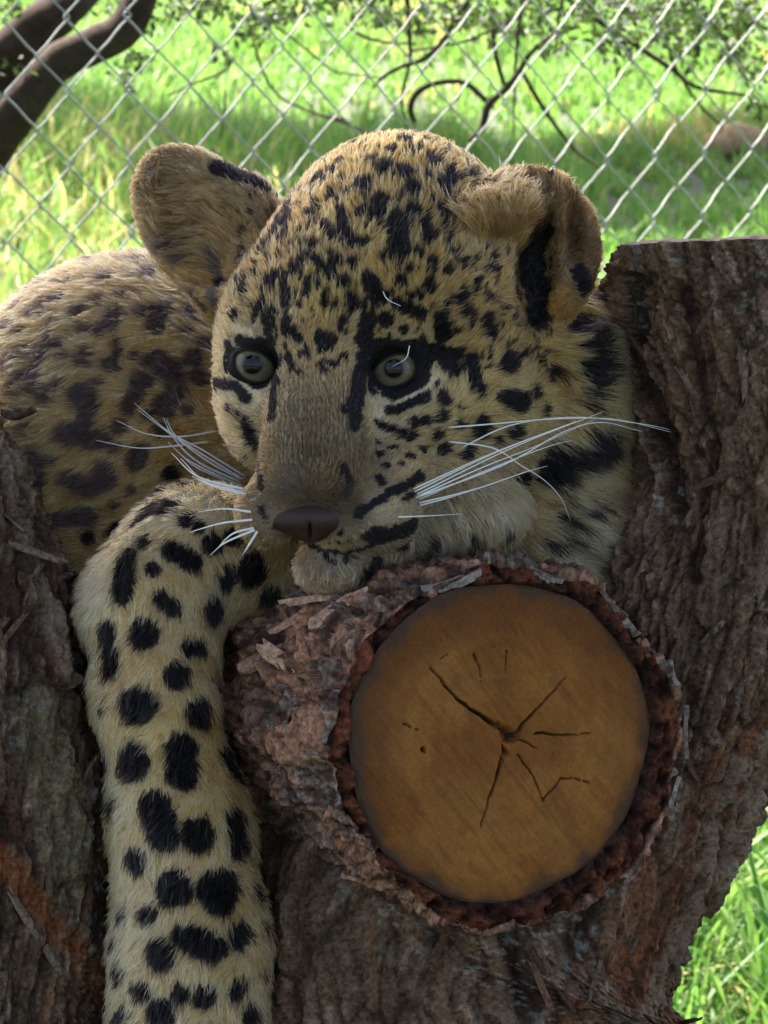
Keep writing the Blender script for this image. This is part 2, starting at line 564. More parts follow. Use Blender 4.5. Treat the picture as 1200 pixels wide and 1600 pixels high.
for k, tw in enumerate(twigs):
    d = 4.35 + 0.5 * rng.random()
    limb('twig', prow(tw, d), 6 * len(tw), 7, 0.16, 20 + k, ((0.020, 0.016, 0.012), (0.060, 0.045, 0.034)))

def leaf(batch, p, size, c):
    """one small pointed folded leaf"""
    ax = nrm(rng.normal(size=3) + np.array([0, 0, -0.4]))
    sd_ = nrm(np.cross(ax, rng.normal(size=3)))
    up_ = np.cross(ax, sd_)
    L, W = size, size * (0.40 + 0.2 * rng.random())
    v = [p, p + ax * L * 0.45 + sd_ * W * 0.5 + up_ * W * 0.12, p + ax * L, p + ax * L * 0.45 - sd_ * W * 0.5 + up_ * W * 0.12, p + ax * L * 0.5]
    batch.add(v, [(0, 1, 4), (4, 1, 2), (0, 4, 3), (4, 2, 3)], c)

crown = Batch()
clusters = [(330, 8, 45, 20, 90), (390, 42, 26, 22, 55), (430, 18, 40, 22, 80), (500, -5, 40, 18, 55), (570, 8, 45, 22, 110), (612, 28, 30, 16, 50),
            (690, 14, 40, 20, 80), (740, 28, 32, 26, 85), (788, 36, 30, 26, 70), (850, 40, 36, 30, 90), (820, 0, 40, 18, 60), (905, 22, 30, 20, 45), (960, 62, 40, 22, 85),
            (1010, 18, 50, 26, 120), (1060, 56, 36, 26, 95), (1110, 30, 44, 30, 130), (1165, 24, 40, 34, 130), (1150, 80, 30, 24, 70), (1185, 110, 18, 30, 36),
            (1060, 8, 40, 20, 70), (960, -2, 40, 16, 60), (215, 88, 16, 20, 18), (192, 118, 16, 18, 26), (30, 108, 20, 16, 20), (22, 140, 10, 14, 10), (14, 14, 22, 14, 26), (170, 10, 26, 10, 16), (272, 12, 26, 20, 36), (345, 82, 14, 14, 14),
            (668, 95, 8, 6, 4), (870, 70, 24, 18, 22), (985, 100, 22, 12, 14), (1180, 160, 12, 22, 14), (240, 40, 12, 22, 12), (1075, 95, 24, 14, 22), (655, 45, 18, 18, 16)]
for (cx, cy, rx, ry, num) in clusters:
    d0 = 4.3 + 0.6 * rng.random()
    for _ in range(int(num * 1.5)):
        px, py = cx + rng.normal() * rx * 0.6, cy + rng.normal() * ry * 0.6
        c = mix(np.array([0.012, 0.022, 0.008]), np.array([0.050, 0.080, 0.022]), rng.random() ** 1.5)
        leaf(crown, at(px, py, d0 + rng.normal() * 0.12), 0.011 + 0.010 * rng.random(), c)
o = crown.build('foliage', M_leaf, tree, smooth=False)
o['kind'] = 'stuff'

# unseen high crown, added to shade stump, animal and camera
def crown_mass(num, centre, radii, size, seed):
    r_ = np.random.default_rng(seed)
    b = nrm(r_.normal(size=(num, 3))) * (r_.random((num, 1)) ** 0.33)
    p = np.asarray(centre) + b * np.asarray(radii)
    keep = fbm(p * 0.9, 3, seed) > 0.30
    p = p[keep]
    k = len(p)
    ax = nrm(r_.normal(size=(k, 3)))
    sd_ = nrm(np.cross(ax, r_.normal(size=(k, 3))))
    L = size * (0.6 + 0.8 * r_.random((k, 1)))
    v = np.stack([p, p + ax * L * 0.5 + sd_ * L * 0.3, p + ax * L, p + ax * L * 0.5 - sd_ * L * 0.3], 1).reshape(-1, 3)
    f = np.arange(4 * k).reshape(-1, 4)
    c = np.repeat(mix(np.array([0.03, 0.055, 0.015]), np.array([0.08, 0.13, 0.03]), r_.random((k, 1))), 4, 0)
    return v, f, c
def crown_obj(specs, parent):
    cv, cf, cc, off = [], [], [], 0
    for a in specs:
        v, f, c = crown_mass(*a)
        cv.append(v); cf.append(f + off); cc.append(c); off += len(v)
    o = mesh_obj('crown', np.vstack(cv), np.vstack(cf), M_leaf, parent, color=np.vstack(cc), smooth=False)
    o['kind'] = 'stuff'
crown_obj(CROWNS, tree)
# a second tree, added out of view to throw shade across the grass
T2 = (5.2, 13.6, 0.0)
tree2 = empty('unseen_meadow_tree', T2)
tag(tree2, 'unseen broad tree added in the meadow to shade the grass', 'tree')
limb('trunk', [[5.2, 13.6, -0.1, 0.22], [5.1, 13.6, 1.2, 0.17], [4.6, 13.7, 2.6, 0.14], [3.0, 13.8, 3.9, 0.10], [0.6, 14.0, 4.6, 0.06]], 30, 16, 0.12, 31, parent=tree2)
crown_obj(CROWNS_FAR, tree2)

# ================================================================== forked tree stump
def bark_stem(rows, n_s, n_t, seed, palette, amp=16.0, twist=0.35, lichen=0.15, cell=(52.0, 300.0), fine=5.0, ridges=()):
    """displaced bark tube in q-space. rows: px, py, z, radius (all px units). returns verts(q), faces, colours, spine"""
    ctl = np.array([list(Q(r[0], r[1], r[2])) + [r[3]] for r in rows])
    s = spline(ctl, n_s)
    t, nn, bb = frames(s[:, :3])
    th = np.linspace(0, 2 * np.pi, n_t, endpoint=False)
    dirs = np.cos(th)[None, :, None] * nn[:, None] + np.sin(th)[None, :, None] * bb[:, None]
    arc = np.concatenate([[0], np.cumsum(np.linalg.norm(np.diff(s[:, :3], axis=0), axis=1))])
    rad = s[:, 3]
    TH = np.broadcast_to(th[None], (n_s, n_t)).ravel() + np.repeat(arc, n_t) * twist / 400
    AR = np.repeat(arc, n_t)
    RD = np.repeat(rad, n_t)
    base = np.stack([np.cos(TH) * 230, np.sin(TH) * 230, AR], 1)
    warp = (fbm(base / 160, 3, seed) - 0.5)[:, None] * np.array([60, 60, 120])
    p = base + warp
    lump = fbm(base / np.array([260, 260, 420]), 3, seed + 40) - 0.5
    ridg = fbm(p / np.array([cell[0], cell[0], cell[1]]), 4, seed + 1, 0.55, ridged=True)
    d1, d2, ident = worley(p / np.array([cell[0] * 0.62, cell[0] * 0.62, cell[1] * 0.55]), seed + 7)
    crackv = sstep(0.0, 0.16, d2 - d1)                       # 0 in the joints between plates
    grain = fbm(p / np.array([11, 11, 60]), 4, seed + 2, 0.65)
    crumb = fbm(base / 11.0, 3, seed + 3, 0.6)
    tt = fbm(p / np.array([cell[0] * 0.45, cell[0] * 0.45, cell[1] * 0.42]), 4, seed + 21, 0.55) * 8
    fl_ = np.floor(tt)
    terr = fl_ + sstep(0.0, 0.3, tt - fl_)
    tint = _hash(fl_.astype(np.int64), (ident * 9999).astype(np.int64), np.zeros(len(p), np.int64), seed)
    disp = lump * 40 + (ridg - 0.55) * amp * 1.7 + (ident - 0.5) * amp * 0.35 + (crackv - 1) * amp * 0.35 + (terr - 4) * amp * 0.5 + (grain - 0.5) * fine * 3.0 + (crumb - 0.5) * fine * 1.6
    V0 = (s[:, None, :3] + dirs * RD.reshape(n_s, n_t)[:, :, None]).reshape(-1, 3)
    sc0 = (D0 - V0[:, 2] * U) / D0
    rcol, rw_ = np.zeros((len(V0), 3)), np.zeros(len(V0))
    fz = V0[:, 2] > np.repeat(s[:, 2], n_t) - 40
    for pts_, rr_, hh_, cc_ in ridges:
        P2 = np.stack([V0[:, 0] / sc0 + 600, 800 - V0[:, 1] / sc0], 1) + (fbm(V0 / 40, 2, seed + 31)[:, None] - 0.5) * 26
        best = np.full(len(V0), 1e9)
        for q0, q1 in zip(pts_[:-1], pts_[1:]):
            q0, q1 = np.array(q0, float), np.array(q1, float)
            ab = q1 - q0
            t_ = np.clip(((P2 - q0) @ ab) / (ab @ ab), 0, 1)
            best = np.minimum(best, np.linalg.norm(P2 - q0 - t_[:, None] * ab, axis=1))
        w_ = sstep(1.0, 0.72, best / rr_ + (grain - 0.5) * 0.8) * fz
        disp = disp + hh_ * w_
        if cc_ is not None:
            up_ = w_ > rw_
            rcol = np.where(up_[:, None], np.array(cc_), rcol); rw_ = np.maximum(rw_, w_)
    v = s[:, None, :3] + dirs * (RD + disp).reshape(n_s, n_t)[:, :, None]
    dark, mid_, red, pale, moss = [np.array(x) for x in palette]
    c = mix(mid_, pale, sstep(0.48, 0.75, grain * 0.6 + crumb * 0.4)[:, None])
    c = mix(c, red, (sstep(0.56, 0.74, fbm(p / np.array([90, 90, 300]), 3, seed + 9)) * 0.85)[:, None])
    c = mix(c, dark, (sstep(0.64, 0.36, ridg) * 0.85)[:, None])
    c = mix(c, dark, ((1 - crackv) * 0.7)[:, None])
    c = c * (0.72 + 0.56 * tint)[:, None]
    c = mix(c, rcol * (0.55 + 0.9 * grain)[:, None], (rw_ * 0.8)[:, None])
    pat = sstep(0.50, 0.66, fbm(base / 120, 3, seed + 12)) * lichen
    spk = sstep(0.60, 0.68, fbm(base / 9.0, 2, seed + 13)) * sstep(0.42, 0.6, fbm(base / 150, 2, seed + 14)) * lichen * 3
    c = mix(c, moss, np.clip(pat, 0, 0.55)[:, None])
    c = mix(c, np.array([0.36, 0.38, 0.31]), np.clip(spk, 0, 0.8)[:, None])
    return v, grid_faces_ring(n_s, n_t), c, s, nn, bb

def grid_faces_ring(n_s, n_t):
    i, j = np.meshgrid(np.arange(n_s - 1), np.arange(n_t), indexing='ij')
    j2 = (j + 1) % n_t
    return np.stack([i * n_t + j, i * n_t + j2, (i + 1) * n_t + j2, (i + 1) * n_t + j], -1).reshape(-1, 4)

def flake_mesh(c, nrm_, tan, L, W, T, curl, seed):
    """irregular curved bark plate in q-space: 4x3 top, same below"""
    r_ = np.random.default_rng(seed)
    nrm_ = nrm(nrm_); tan = nrm(tan - nrm_ * np.dot(tan, nrm_)); bi = np.cross(nrm_, tan)
    us = np.linspace(-1, 1, 6); vs_ = np.linspace(-1, 1, 4)
    top = []
    for a in us:
        for b in vs_:
            e = 1 - 0.35 * abs(a) ** 2.5
            jx, jy = r_.normal(0, 0.10, 2)
            h = T * (0.75 + 0.35 * r_.random()) + curl * (abs(a) ** 2 * 0.6 + 0.5 * (b if r_.random() > 0.2 else 0) ** 2) - (W * 0.16) * b * b
            top.append(c + tan * (a + jx) * L / 2 + bi * (b * e + jy) * W / 2 + nrm_ * h)
    top = np.array(top)
    bot = top - nrm_ * (T * 1.6 + abs(curl) * 0.3)
    n_ = len(top)
    f = []
    for i in range(5):
        for j in range(3):
            q = (i * 4 + j, (i + 1) * 4 + j, (i + 1) * 4 + j + 1, i * 4 + j + 1)
            f.append(q)
            f.append(tuple(n_ + x for x in q[::-1]))
    ring = [i * 4 for i in range(6)] + [20 + j for j in (1, 2, 3)] + [i * 4 + 3 for i in (4, 3, 2, 1, 0)] + [2, 1]
    for a, b in zip(ring, ring[1:] + ring[:1]):
        f.append((b, a, n_ + a, n_ + b))
    return np.vstack([top, bot]), f

PAL_TRUNK = ((0.020, 0.010, 0.006), (0.125, 0.072, 0.041), (0.160, 0.056, 0.024), (0.270, 0.180, 0.115), (0.105, 0.095, 0.045))
PAL_LEFT = ((0.018, 0.009, 0.006), (0.105, 0.063, 0.037), (0.150, 0.050, 0.020), (0.245, 0.168, 0.105), (0.100, 0.088, 0.042))
base_w = q2w(Q(560, 1900, -120)); base_w[2] = 0
stump = empty('forked_tree_stump', base_w)
tag(stump, 'forked brown tree stump with rough fibrous bark and sawn off stems', 'tree stump')

def ground_row(px, py, z, r):
    return (px, py, z, r)

RIGHT_ROWS = [(640, 2350, -170, 430), (640, 2000, -150, 410), (680, 1620, -190, 388), (745, 1400, -205, 384), (945, 1180, -190, 262), (1085, 980, -160, 236),
              (1170, 800, -130, 205), (1205, 640, -120, 226), (1222, 500, -115, 252), (1224, 398, -115, 262)]
v, f, c, sp, nn, bb = bark_stem(RIGHT_ROWS, 470, 420, 11, PAL_TRUNK, 14, 0.5, 0.11, (44.0, 230.0), 8.5, ridges=[
    ([(1008, 440), (998, 540), (1030, 660), (1062, 800)], 15, -26, (0.02, 0.011, 0.008)), ([(982, 420), (980, 560)], 16, 14, (0.17, 0.085, 0.055)),
    ([(1195, 1150), (1120, 1400), (1065, 1560)], 13, 15, (0.22, 0.155, 0.10)), ([(1150, 1190), (1080, 1400), (1000, 1600)], 13, 13, (0.19, 0.13, 0.085)), ([(1180, 600), (1130, 760), (1100, 960)], 18, 14, (0.16, 0.10, 0.062)),
    ([(1200, 820), (1150, 1000), (1110, 1150)], 14, 12, (0.17, 0.105, 0.062)), ([(1120, 700), (1085, 900)], 12, -16, (0.03, 0.015, 0.01))])
nt = 420
# the sawn top slopes a little away to the right
top = v[-1]
RS_V = v
stem_r = mesh_obj('stem', q2w(v.reshape(-1, 3)), f, M_bark, stump, color=c)
# sawn cap with torn fibre rim
ctr = sp[-1, :3]
rings = []
for k, rr in enumerate(np.linspace(1.0, 0.02, 22)):
    ring = ctr + (top - ctr) * rr
    up = np.array([0, 1, 0.10])
    nzv = fbm(ring / 26.0, 3, 3) - 0.4
    h = (9 * (1 - abs(2 * rr - 1) ** 4) + nzv * 14) * (0 if k == 0 else 1)
    rings.append(ring + up * (np.asarray(h)[:, None] if np.ndim(h) else 0))
cv = np.array(rings).reshape(-1, 3)
cc = mix(np.array([0.22, 0.13, 0.085]), np.array([0.42, 0.30, 0.22]), fbm(cv / 20, 3, 5)[:, None])
mesh_obj('sawn_top', q2w(cv), grid_faces_ring(22, nt)[:, ::-1], M_wood, stem_r, color=cc)

LEFT_ROWS = [(360, 2350, -170, 330), (230, 2000, -120, 290), (20, 1640, -60, 196), (-14, 1400, -40, 190), (-44, 1180, -40, 190), (-62, 1000, -55, 178),
             (-105, 860, -70, 166), (-170, 700, -80, 166), (-240, 560, -90, 166), (-290, 380, -100, 160), (-360, 240, -110, 150)]
v, f, c, sp, nn, bb = bark_stem(LEFT_ROWS, 420, 340, 23, PAL_LEFT, 16, -0.4, 0.11, (52, 250), 8.5, ridges=[
    ([(-6, 610), (22, 690), (60, 790), (104, 905)], 13, 30, (0.075, 0.048, 0.034)), ([(-24, 690), (14, 800), (62, 930), (96, 1060)], 11, 22, (0.19, 0.14, 0.095)), ([(2, 760), (48, 900)], 9, -14, (0.16, 0.055, 0.025)),
    ([(52, 1110), (78, 1220), (92, 1340)], 40, 16, (0.15, 0.115, 0.062)), ([(-20, 1320), (50, 1400), (110, 1470), (160, 1545)], 25, -8, (0.21, 0.075, 0.028)), ([(0, 900), (40, 1010)], 26, -10, (0.05, 0.028, 0.018))])
LS_V = v
stem_l = mesh_obj('stem', q2w(v.reshape(-1, 3)), f, M_bark, stump, color=c)
ctr = sp[-1, :3]
cv = np.array([ctr + (v[-1] - ctr) * rr for rr in np.linspace(1, 0.02, 8)]).reshape(-1, 3)
mesh_obj('sawn_top', q2w(cv), grid_faces_ring(8, 340)[:, ::-1], M_wood, stem_l, color=np.broadcast_to(np.array([0.33, 0.22, 0.14]), cv.shape))
# common butt down to the ground
gz = [(540, 2180, -150, 430)]
bt = []
for (h, r, dx) in ((0.72, 0.118, 0.0), (0.5, 0.125, -0.01), (0.25, 0.14, 0.0), (0.08, 0.17, 0.0), (-0.06, 0.21, 0.0)):
    bt.append((base_w[0] + dx, base_w[1] + 0.0, h, r))
s = spline(np.array(bt), 120)
th = np.linspace(0, 2 * np.pi, 160, endpoint=False)
vv = np.stack([s[:, None, 0] + np.cos(th) * s[:, None, 3], s[:, None, 1] + np.sin(th) * s[:, None, 3], np.broadcast_to(s[:, None, 2], (120, 160))], -1).reshape(-1, 3)
rad = np.stack([np.cos(np.tile(th, 120)), np.sin(np.tile(th, 120)), np.zeros(120 * 160)], 1)
rg = fbm(vv * np.array([55, 55, 14]), 4, 51, ridged=True)
vv = vv + rad * ((rg - 0.5) * 0.014)[:, None]
mesh_obj('butt', vv, grid_faces_ring(120, 160), M_bark, stump, color=mix(np.array(PAL_TRUNK[0]), np.array(PAL_TRUNK[1]), rg[:, None]))

def scatter_flakes(V, rows_lo, rows_hi, num, seed, cols, Ls, Ws, parent, name='bark_strip', facing=0.15, thick=(2.5, 5.0), curl=(2, 10)):
    r_ = np.random.default_rng(seed)
    made = 0
    n_s, n_t = V.shape[:2]
    while made < num:
        i = int(r_.integers(int(rows_lo * n_s) + 3, int(rows_hi * n_s) - 3)); j = int(r_.integers(0, n_t))
        p = V[i, j]
        tan = V[i + 3, j] - V[i - 3, j]
        acr = V[i, (j + 8) % n_t] - V[i, (j - 8) % n_t]
        no = nrm(np.cross(acr, tan))
        cen = V[i].mean(0)
        if np.dot(no, p - cen) < 0:
            no = -no
        px = p[0] / ((D0 - p[2] * U) / D0) + 600
        if no[2] < facing or px < -40 or px > 1240:
            continue
        L = r_.uniform(*Ls); W = r_.uniform(*Ws)
        fv, ff = flake_mesh(p - no * 3, no + r_.normal(0, 0.10, 3), tan + acr * r_.normal(0, 0.35), L, W, r_.uniform(*thick), r_.uniform(*curl), int(r_.integers(1e9)))
        cl = np.array(cols[int(r_.integers(len(cols)))]) * r_.uniform(0.7, 1.25)
        cvv = cl * (0.75 + 0.5 * fbm(fv / 9, 2, made)[:, None])
        mesh_obj(name, q2w(fv), ff, M_bark, parent, color=cvv, smooth=False, origin=q2w(p))
        made += 1

TCOL = [(0.115, 0.072, 0.044), (0.145, 0.098, 0.064), (0.120, 0.062, 0.036), (0.085, 0.054, 0.034), (0.175, 0.125, 0.082)]
scatter_flakes(RS_V, 0.30, 0.93, 46, 5, TCOL, (60, 170), (7, 17), stem_r, curl=(0, 3), thick=(1.0, 2.5))
scatter_flakes(LS_V, 0.25, 0.85, 26, 6, TCOL, (60, 180), (7, 17), stem_l, curl=(0, 3), thick=(1.0, 2.5))
# long torn plank of bark along the inner edge of the left stem, and a snapped twig
def slab(name, pts, w, t_, colr, parent, seed):
    s = spline(np.array([Q(*p) for p in pts]), 46)
    v, f = tube(s, 1.0, 12)
    ctrs = np.repeat(s, 12, 0)
    d = v - ctrs
    k = fbm(v / np.array([14, 40, 14]), 3, seed)
    tap = np.repeat(sstep(0, 0.12, np.linspace(0, 1, 46)) * 0.75 + 0.25, 12)
    d = d * np.array([w, 1, t_]) * ((0.7 + 0.7 * k) * tap)[:, None]
    d[:, 1] *= w * 0.5
    cc = np.array(colr) * (0.45 + 1.1 * k[:, None])
    return mesh_obj(name, q2w(ctrs + d), f, M_bark, parent, color=cc)
slab('twig_stub', [(2, 640, 76), (20, 652, 88), (36, 648, 98), (52, 640, 106)], 9, 9, (0.05, 0.028, 0.022), stump, 5)

# ================================================================== sawn log
LC = Q(783, 1160, 265)
AX = nrm(np.array([-0.40, 0.075, -0.91]))                   # from the cut face into the log
EX = nrm(np.cross(np.array([0, 1.0, 0]), -AX))              # right in the face
EY = nrm(np.cross(-AX, EX))
RW = 242.0
log = empty('sawn_log', q2w(LC + AX * 400 - EY * 270))
tag(log, 'short sawn log with flaky bark and cracked orange end grain wedged in the stump fork', 'log')

def wood_r(th):
    return RW * (1 + 0.018 * np.cos(2 * th + 0.6) + 0.012 * np.cos(3 * th - 1.0) + 0.008 * np.sin(7 * th) + 0.004 * np.sin(13 * th + 1))

def face_uv(px, py):
    """photo pixel to (u, v) in the cut face plane"""
    d = np.array([(px - 600) / 4800, -(py - 800) / 4800, -1.0])
    o = np.array([0, 0, D0 / U])
    dd = np.array([d[0], d[1], d[2]])
    t = np.dot(LC - o, AX) / np.dot(dd, AX)
    h = o + dd * t - LC
    return np.dot(h, EX), np.dot(h, EY)

cracks = [([(803, 1152), (770, 1130), (735, 1108), (703, 1078), (668, 1036)], 4.2), ([(803, 1152), (822, 1128), (850, 1098), (884, 1060)], 3.6),
          ([(803, 1152), (783, 1190), (770, 1232), (750, 1292)], 4.2), ([(803, 1150), (820, 1160), (838, 1168)], 2.0), ([(838, 1146), (880, 1150), (926, 1146)], 2.2),
          ([(812, 1182), (832, 1212), (850, 1252)], 2.0), ([(850, 1252), (876, 1217), (892, 1216), (930, 1226)], 1.8), ([(740, 1022), (748, 1042), (753, 1066)], 1.6),
          ([(792, 1018), (790, 1052)], 1.6), ([(630, 1132), (655, 1140)], 1.4), ([(660, 1170), (664, 1176)], 4.0), ([(690, 1030), (700, 1022)], 1.2)]
nr, ntw = 170, 420
rr = np.sqrt(np.linspace(1e-7, 1, nr))
th = np.linspace(0, 2 * np.pi, ntw, endpoint=False)
RR, TT = np.meshgrid(rr, th, indexing='ij')
rad = RR * wood_r(TT)
fu, fv = (rad * np.cos(TT)).ravel(), (rad * np.sin(TT)).ravel()
depth = np.zeros(fu.size)
cmask = np.zeros(fu.size)
pj = np.stack([fu, fv, np.zeros_like(fu)], 1)
wob = np.stack([fbm(pj / 14, 2, 61) - 0.5, fbm(pj / 14, 2, 62) - 0.5], 1) * 5
for pts, w in cracks:
    uv = np.array([face_uv(*p) for p in pts])
    nseg = len(uv) - 1
    best = np.full(fu.size, 1e9); tb = np.zeros(fu.size)
    P2 = np.stack([fu, fv], 1) + wob
    for k in range(nseg):
        a, b = uv[k], uv[k + 1]
        ab = b - a
        t = np.clip(((P2 - a) @ ab) / (ab @ ab), 0, 1)
        d = np.linalg.norm(P2 - a - t[:, None] * ab, axis=1)
        up = d < best
        best = np.where(up, d, best); tb = np.where(up, (k + t) / nseg, tb)
    wid = w * (1.0 - 0.72 * tb)
    g = sstep(1.15, 0.35, best / wid)
    depth = np.maximum(depth, g * (6 + w * 3.2) * (1 - 0.5 * tb))
    cmask = np.maximum(cmask, g)
saw = (fbm(np.stack([(fu * 0.75 + fv * 0.66) / 5.0, (fu * 0.66 - fv * 0.75) / 120, np.zeros_like(fu)], 1), 3, 71) - 0.5)
bow = (fbm(pj / 130, 3, 72) - 0.5)
edge = sstep(0.975, 1.0, RR.ravel())
out = saw * 1.6 + bow * 10 - depth * 1.25 - edge * 2.0
fp = LC + fu[:, None] * EX + fv[:, None] * EY - AX * out[:, None]
ringn = 0.5 + 0.5 * np.sin((np.hypot(fu * 1.04 + 8, fv - 6) + (fbm(pj / 60, 3, 73) - 0.5) * 34) / 4.6)
tone = fbm(pj / 90, 4, 74)
heart = np.array([0.215, 0.072, 0.008])
pale = np.array([0.27, 0.105, 0.017])
stain = np.array([0.11, 0.034, 0.005])
c = mix(heart, pale, sstep(0.35, 0.7, tone)[:, None])
c = c * (0.93 + 0.10 * ringn[:, None]) * (0.95 + 0.2 * (saw + 0.15)[:, None]) * (0.75 + 0.5 * fbm(pj / 45, 4, 77))[:, None]
sp1 = sstep(0.60, 0.70, fbm(np.stack([(fu * 0.75 + fv * 0.66) / 9, (fu * 0.66 - fv * 0.75) / 60, np.zeros_like(fu)], 1), 3, 75))
c = mix(c, stain, (sp1 * 0.35)[:, None])
rimn = fbm(pj / 34, 3, 76)
c = mix(c, stain, (sstep(0.66, 1.0, RR.ravel() + (rimn - 0.5) * 0.22 + 0.10 * np.cos(TT.ravel() - 2.2)) * 0.85)[:, None])
c = mix(c, np.array([0.05, 0.028, 0.016]), (sstep(0.90, 1.0, RR.ravel() + (rimn - 0.5) * 0.16) * 0.85)[:, None])
c = mix(c, np.array([0.035, 0.016, 0.008]), (cmask * 0.9)[:, None])
mesh_obj('cut_face', q2w(fp), grid_faces_ring(nr, ntw), M_wood, log, color=c)

# bark: front annulus, ragged lip, then the mantle
n_t = 560
th = np.linspace(0, 2 * np.pi, n_t, endpoint=False)
circ = np.stack([np.cos(th), np.sin(th), np.zeros(n_t)], 1)
thick = 35 + 20 * np.cos(th + 0.6) + 40 * (fbm(circ * 2.2 + 9, 3, 81) - 0.5) + 26 * (fbm(circ * 6 + 2, 3, 82) - 0.5)
thick = np.clip(thick, 16, 78)
lip = (fbm(circ * 3 + 5, 4, 83) - 0.5) * 50 + (fbm(circ * 12 + 5, 2, 84) - 0.5) * 10      # along the axis
rows_p, rows_c = [], []
def row(r, along, cl):
    rows_p.append(LC + (np.cos(th) * r)[:, None] * EX + (np.sin(th) * r)[:, None] * EY + AX * np.broadcast_to(along, (n_t,))[:, None])
    rows_c.append(cl)
w0 = wood_r(th)
redb, darkb = np.array([0.085, 0.027, 0.013]), np.array([0.030, 0.013, 0.009])
NF = 26
for k in range(NF):
    u = k / (NF - 1)
    r = w0 * 0.992 + thick * u
    pk = np.stack([np.cos(th) * r / 22, np.sin(th) * r / 22, np.full(n_t, 3.0)], 1)
    nz = fbm(pk * 1.3, 5, 85, 0.62)
    al = 5 - 12 * math.sin(math.pi * min(u * 1.25, 1)) * (0.5 + nz) + lip * u ** 1.5 * 0.8 - (nz - 0.5) * 46 * min(u * 6, 1)
    row(r, al, mix(darkb, redb, np.clip(sstep(0.05, 0.5, np.full(n_t, u)) * (0.45 + nz), 0, 1)[:, None]) * (0.25 + 1.5 * sstep(0.3, 0.75, nz)[:, None]))
NB = 330
S = np.linspace(0, 1, NB) ** 1.15 * 1000
pink, grey, paleb, brown = np.array([0.29, 0.145, 0.088]), np.array([0.23, 0.19, 0.155]), np.array([0.42, 0.31, 0.23]), np.array([0.095, 0.046, 0.028])
for k, sx in enumerate(S):
    base = np.stack([np.cos(th) * 250, np.sin(th) * 250, np.full(n_t, sx)], 1)
    wv = base + (fbm(base / 110, 3, 86) - 0.5)[:, None] * np.array([70, 70, 110])
    d1, d2, ident = worley(wv / np.array([44, 44, 96]), 87)
    joint = sstep(0.0, 0.2, d2 - d1)
    rg = fbm(wv / np.array([34, 34, 80]), 4, 88, 0.55, ridged=True)
    gr = fbm(wv / np.array([8, 8, 19]), 4, 89, 0.6)
    lump = fbm(base / 210, 2, 90) - 0.5
    tt = fbm(wv / np.array([34, 34, 84]), 4, 188, 0.5) * 9
    fl_ = np.floor(tt)
    terr = fl_ + sstep(0.0, 0.22, tt - fl_)
    tint = _hash(fl_.astype(np.int64), (ident * 9999).astype(np.int64), np.zeros(n_t, np.int64), 3)
    r = w0 + thick * mix(1.0, 0.92, min(sx / 300, 1)) + (joint - 1) * 5 + (ident - 0.5) * 6 + (rg - 0.5) * 8 + (terr - 4.5) * 7.5 + (gr - 0.5) * 8 + lump * 30 * min(sx / 120, 1)
    if k == 0:
        r = w0 + thick
    cl = mix(brown, grey, sstep(0.35, 0.66, gr)[:, None])
    cl = mix(cl, pink, (sstep(0.52, 0.60, ident) * sstep(0.35, 0.6, gr) * 0.95)[:, None])
    cl = mix(cl, paleb, (sstep(0.62, 0.78, gr) * 0.7)[:, None])
    cl = cl * (0.6 + 0.75 * tint)[:, None]
    cl = mix(cl, pink * 1.25, (sstep(0.70, 0.78, tint) * 0.8)[:, None])
    cl = mix(cl, darkb, ((1 - joint) * 0.45)[:, None])
    cl = mix(cl, darkb, (sstep(0.55, 0.33, rg) * 0.85)[:, None])
    row(r, lip * 0.8 * max(0, 1 - sx / 90) + sx, cl)
LOGV = np.array(rows_p)
log_bark = mesh_obj('bark', q2w(LOGV.reshape(-1, 3)), grid_faces_ring(NF + NB, n_t), M_bark, log, color=np.array(rows_c).reshape(-1, 3))
LCOL = [(0.26, 0.135, 0.085), (0.20, 0.16, 0.13), (0.28, 0.165, 0.105), (0.15, 0.075, 0.046), (0.23, 0.185, 0.15)]
scatter_flakes(LOGV, 0.06, 0.72, 34, 9, LCOL, (26, 90), (8, 22), log_bark, 'bark_flake', -0.15, (1.0, 2.5), (0, 5))
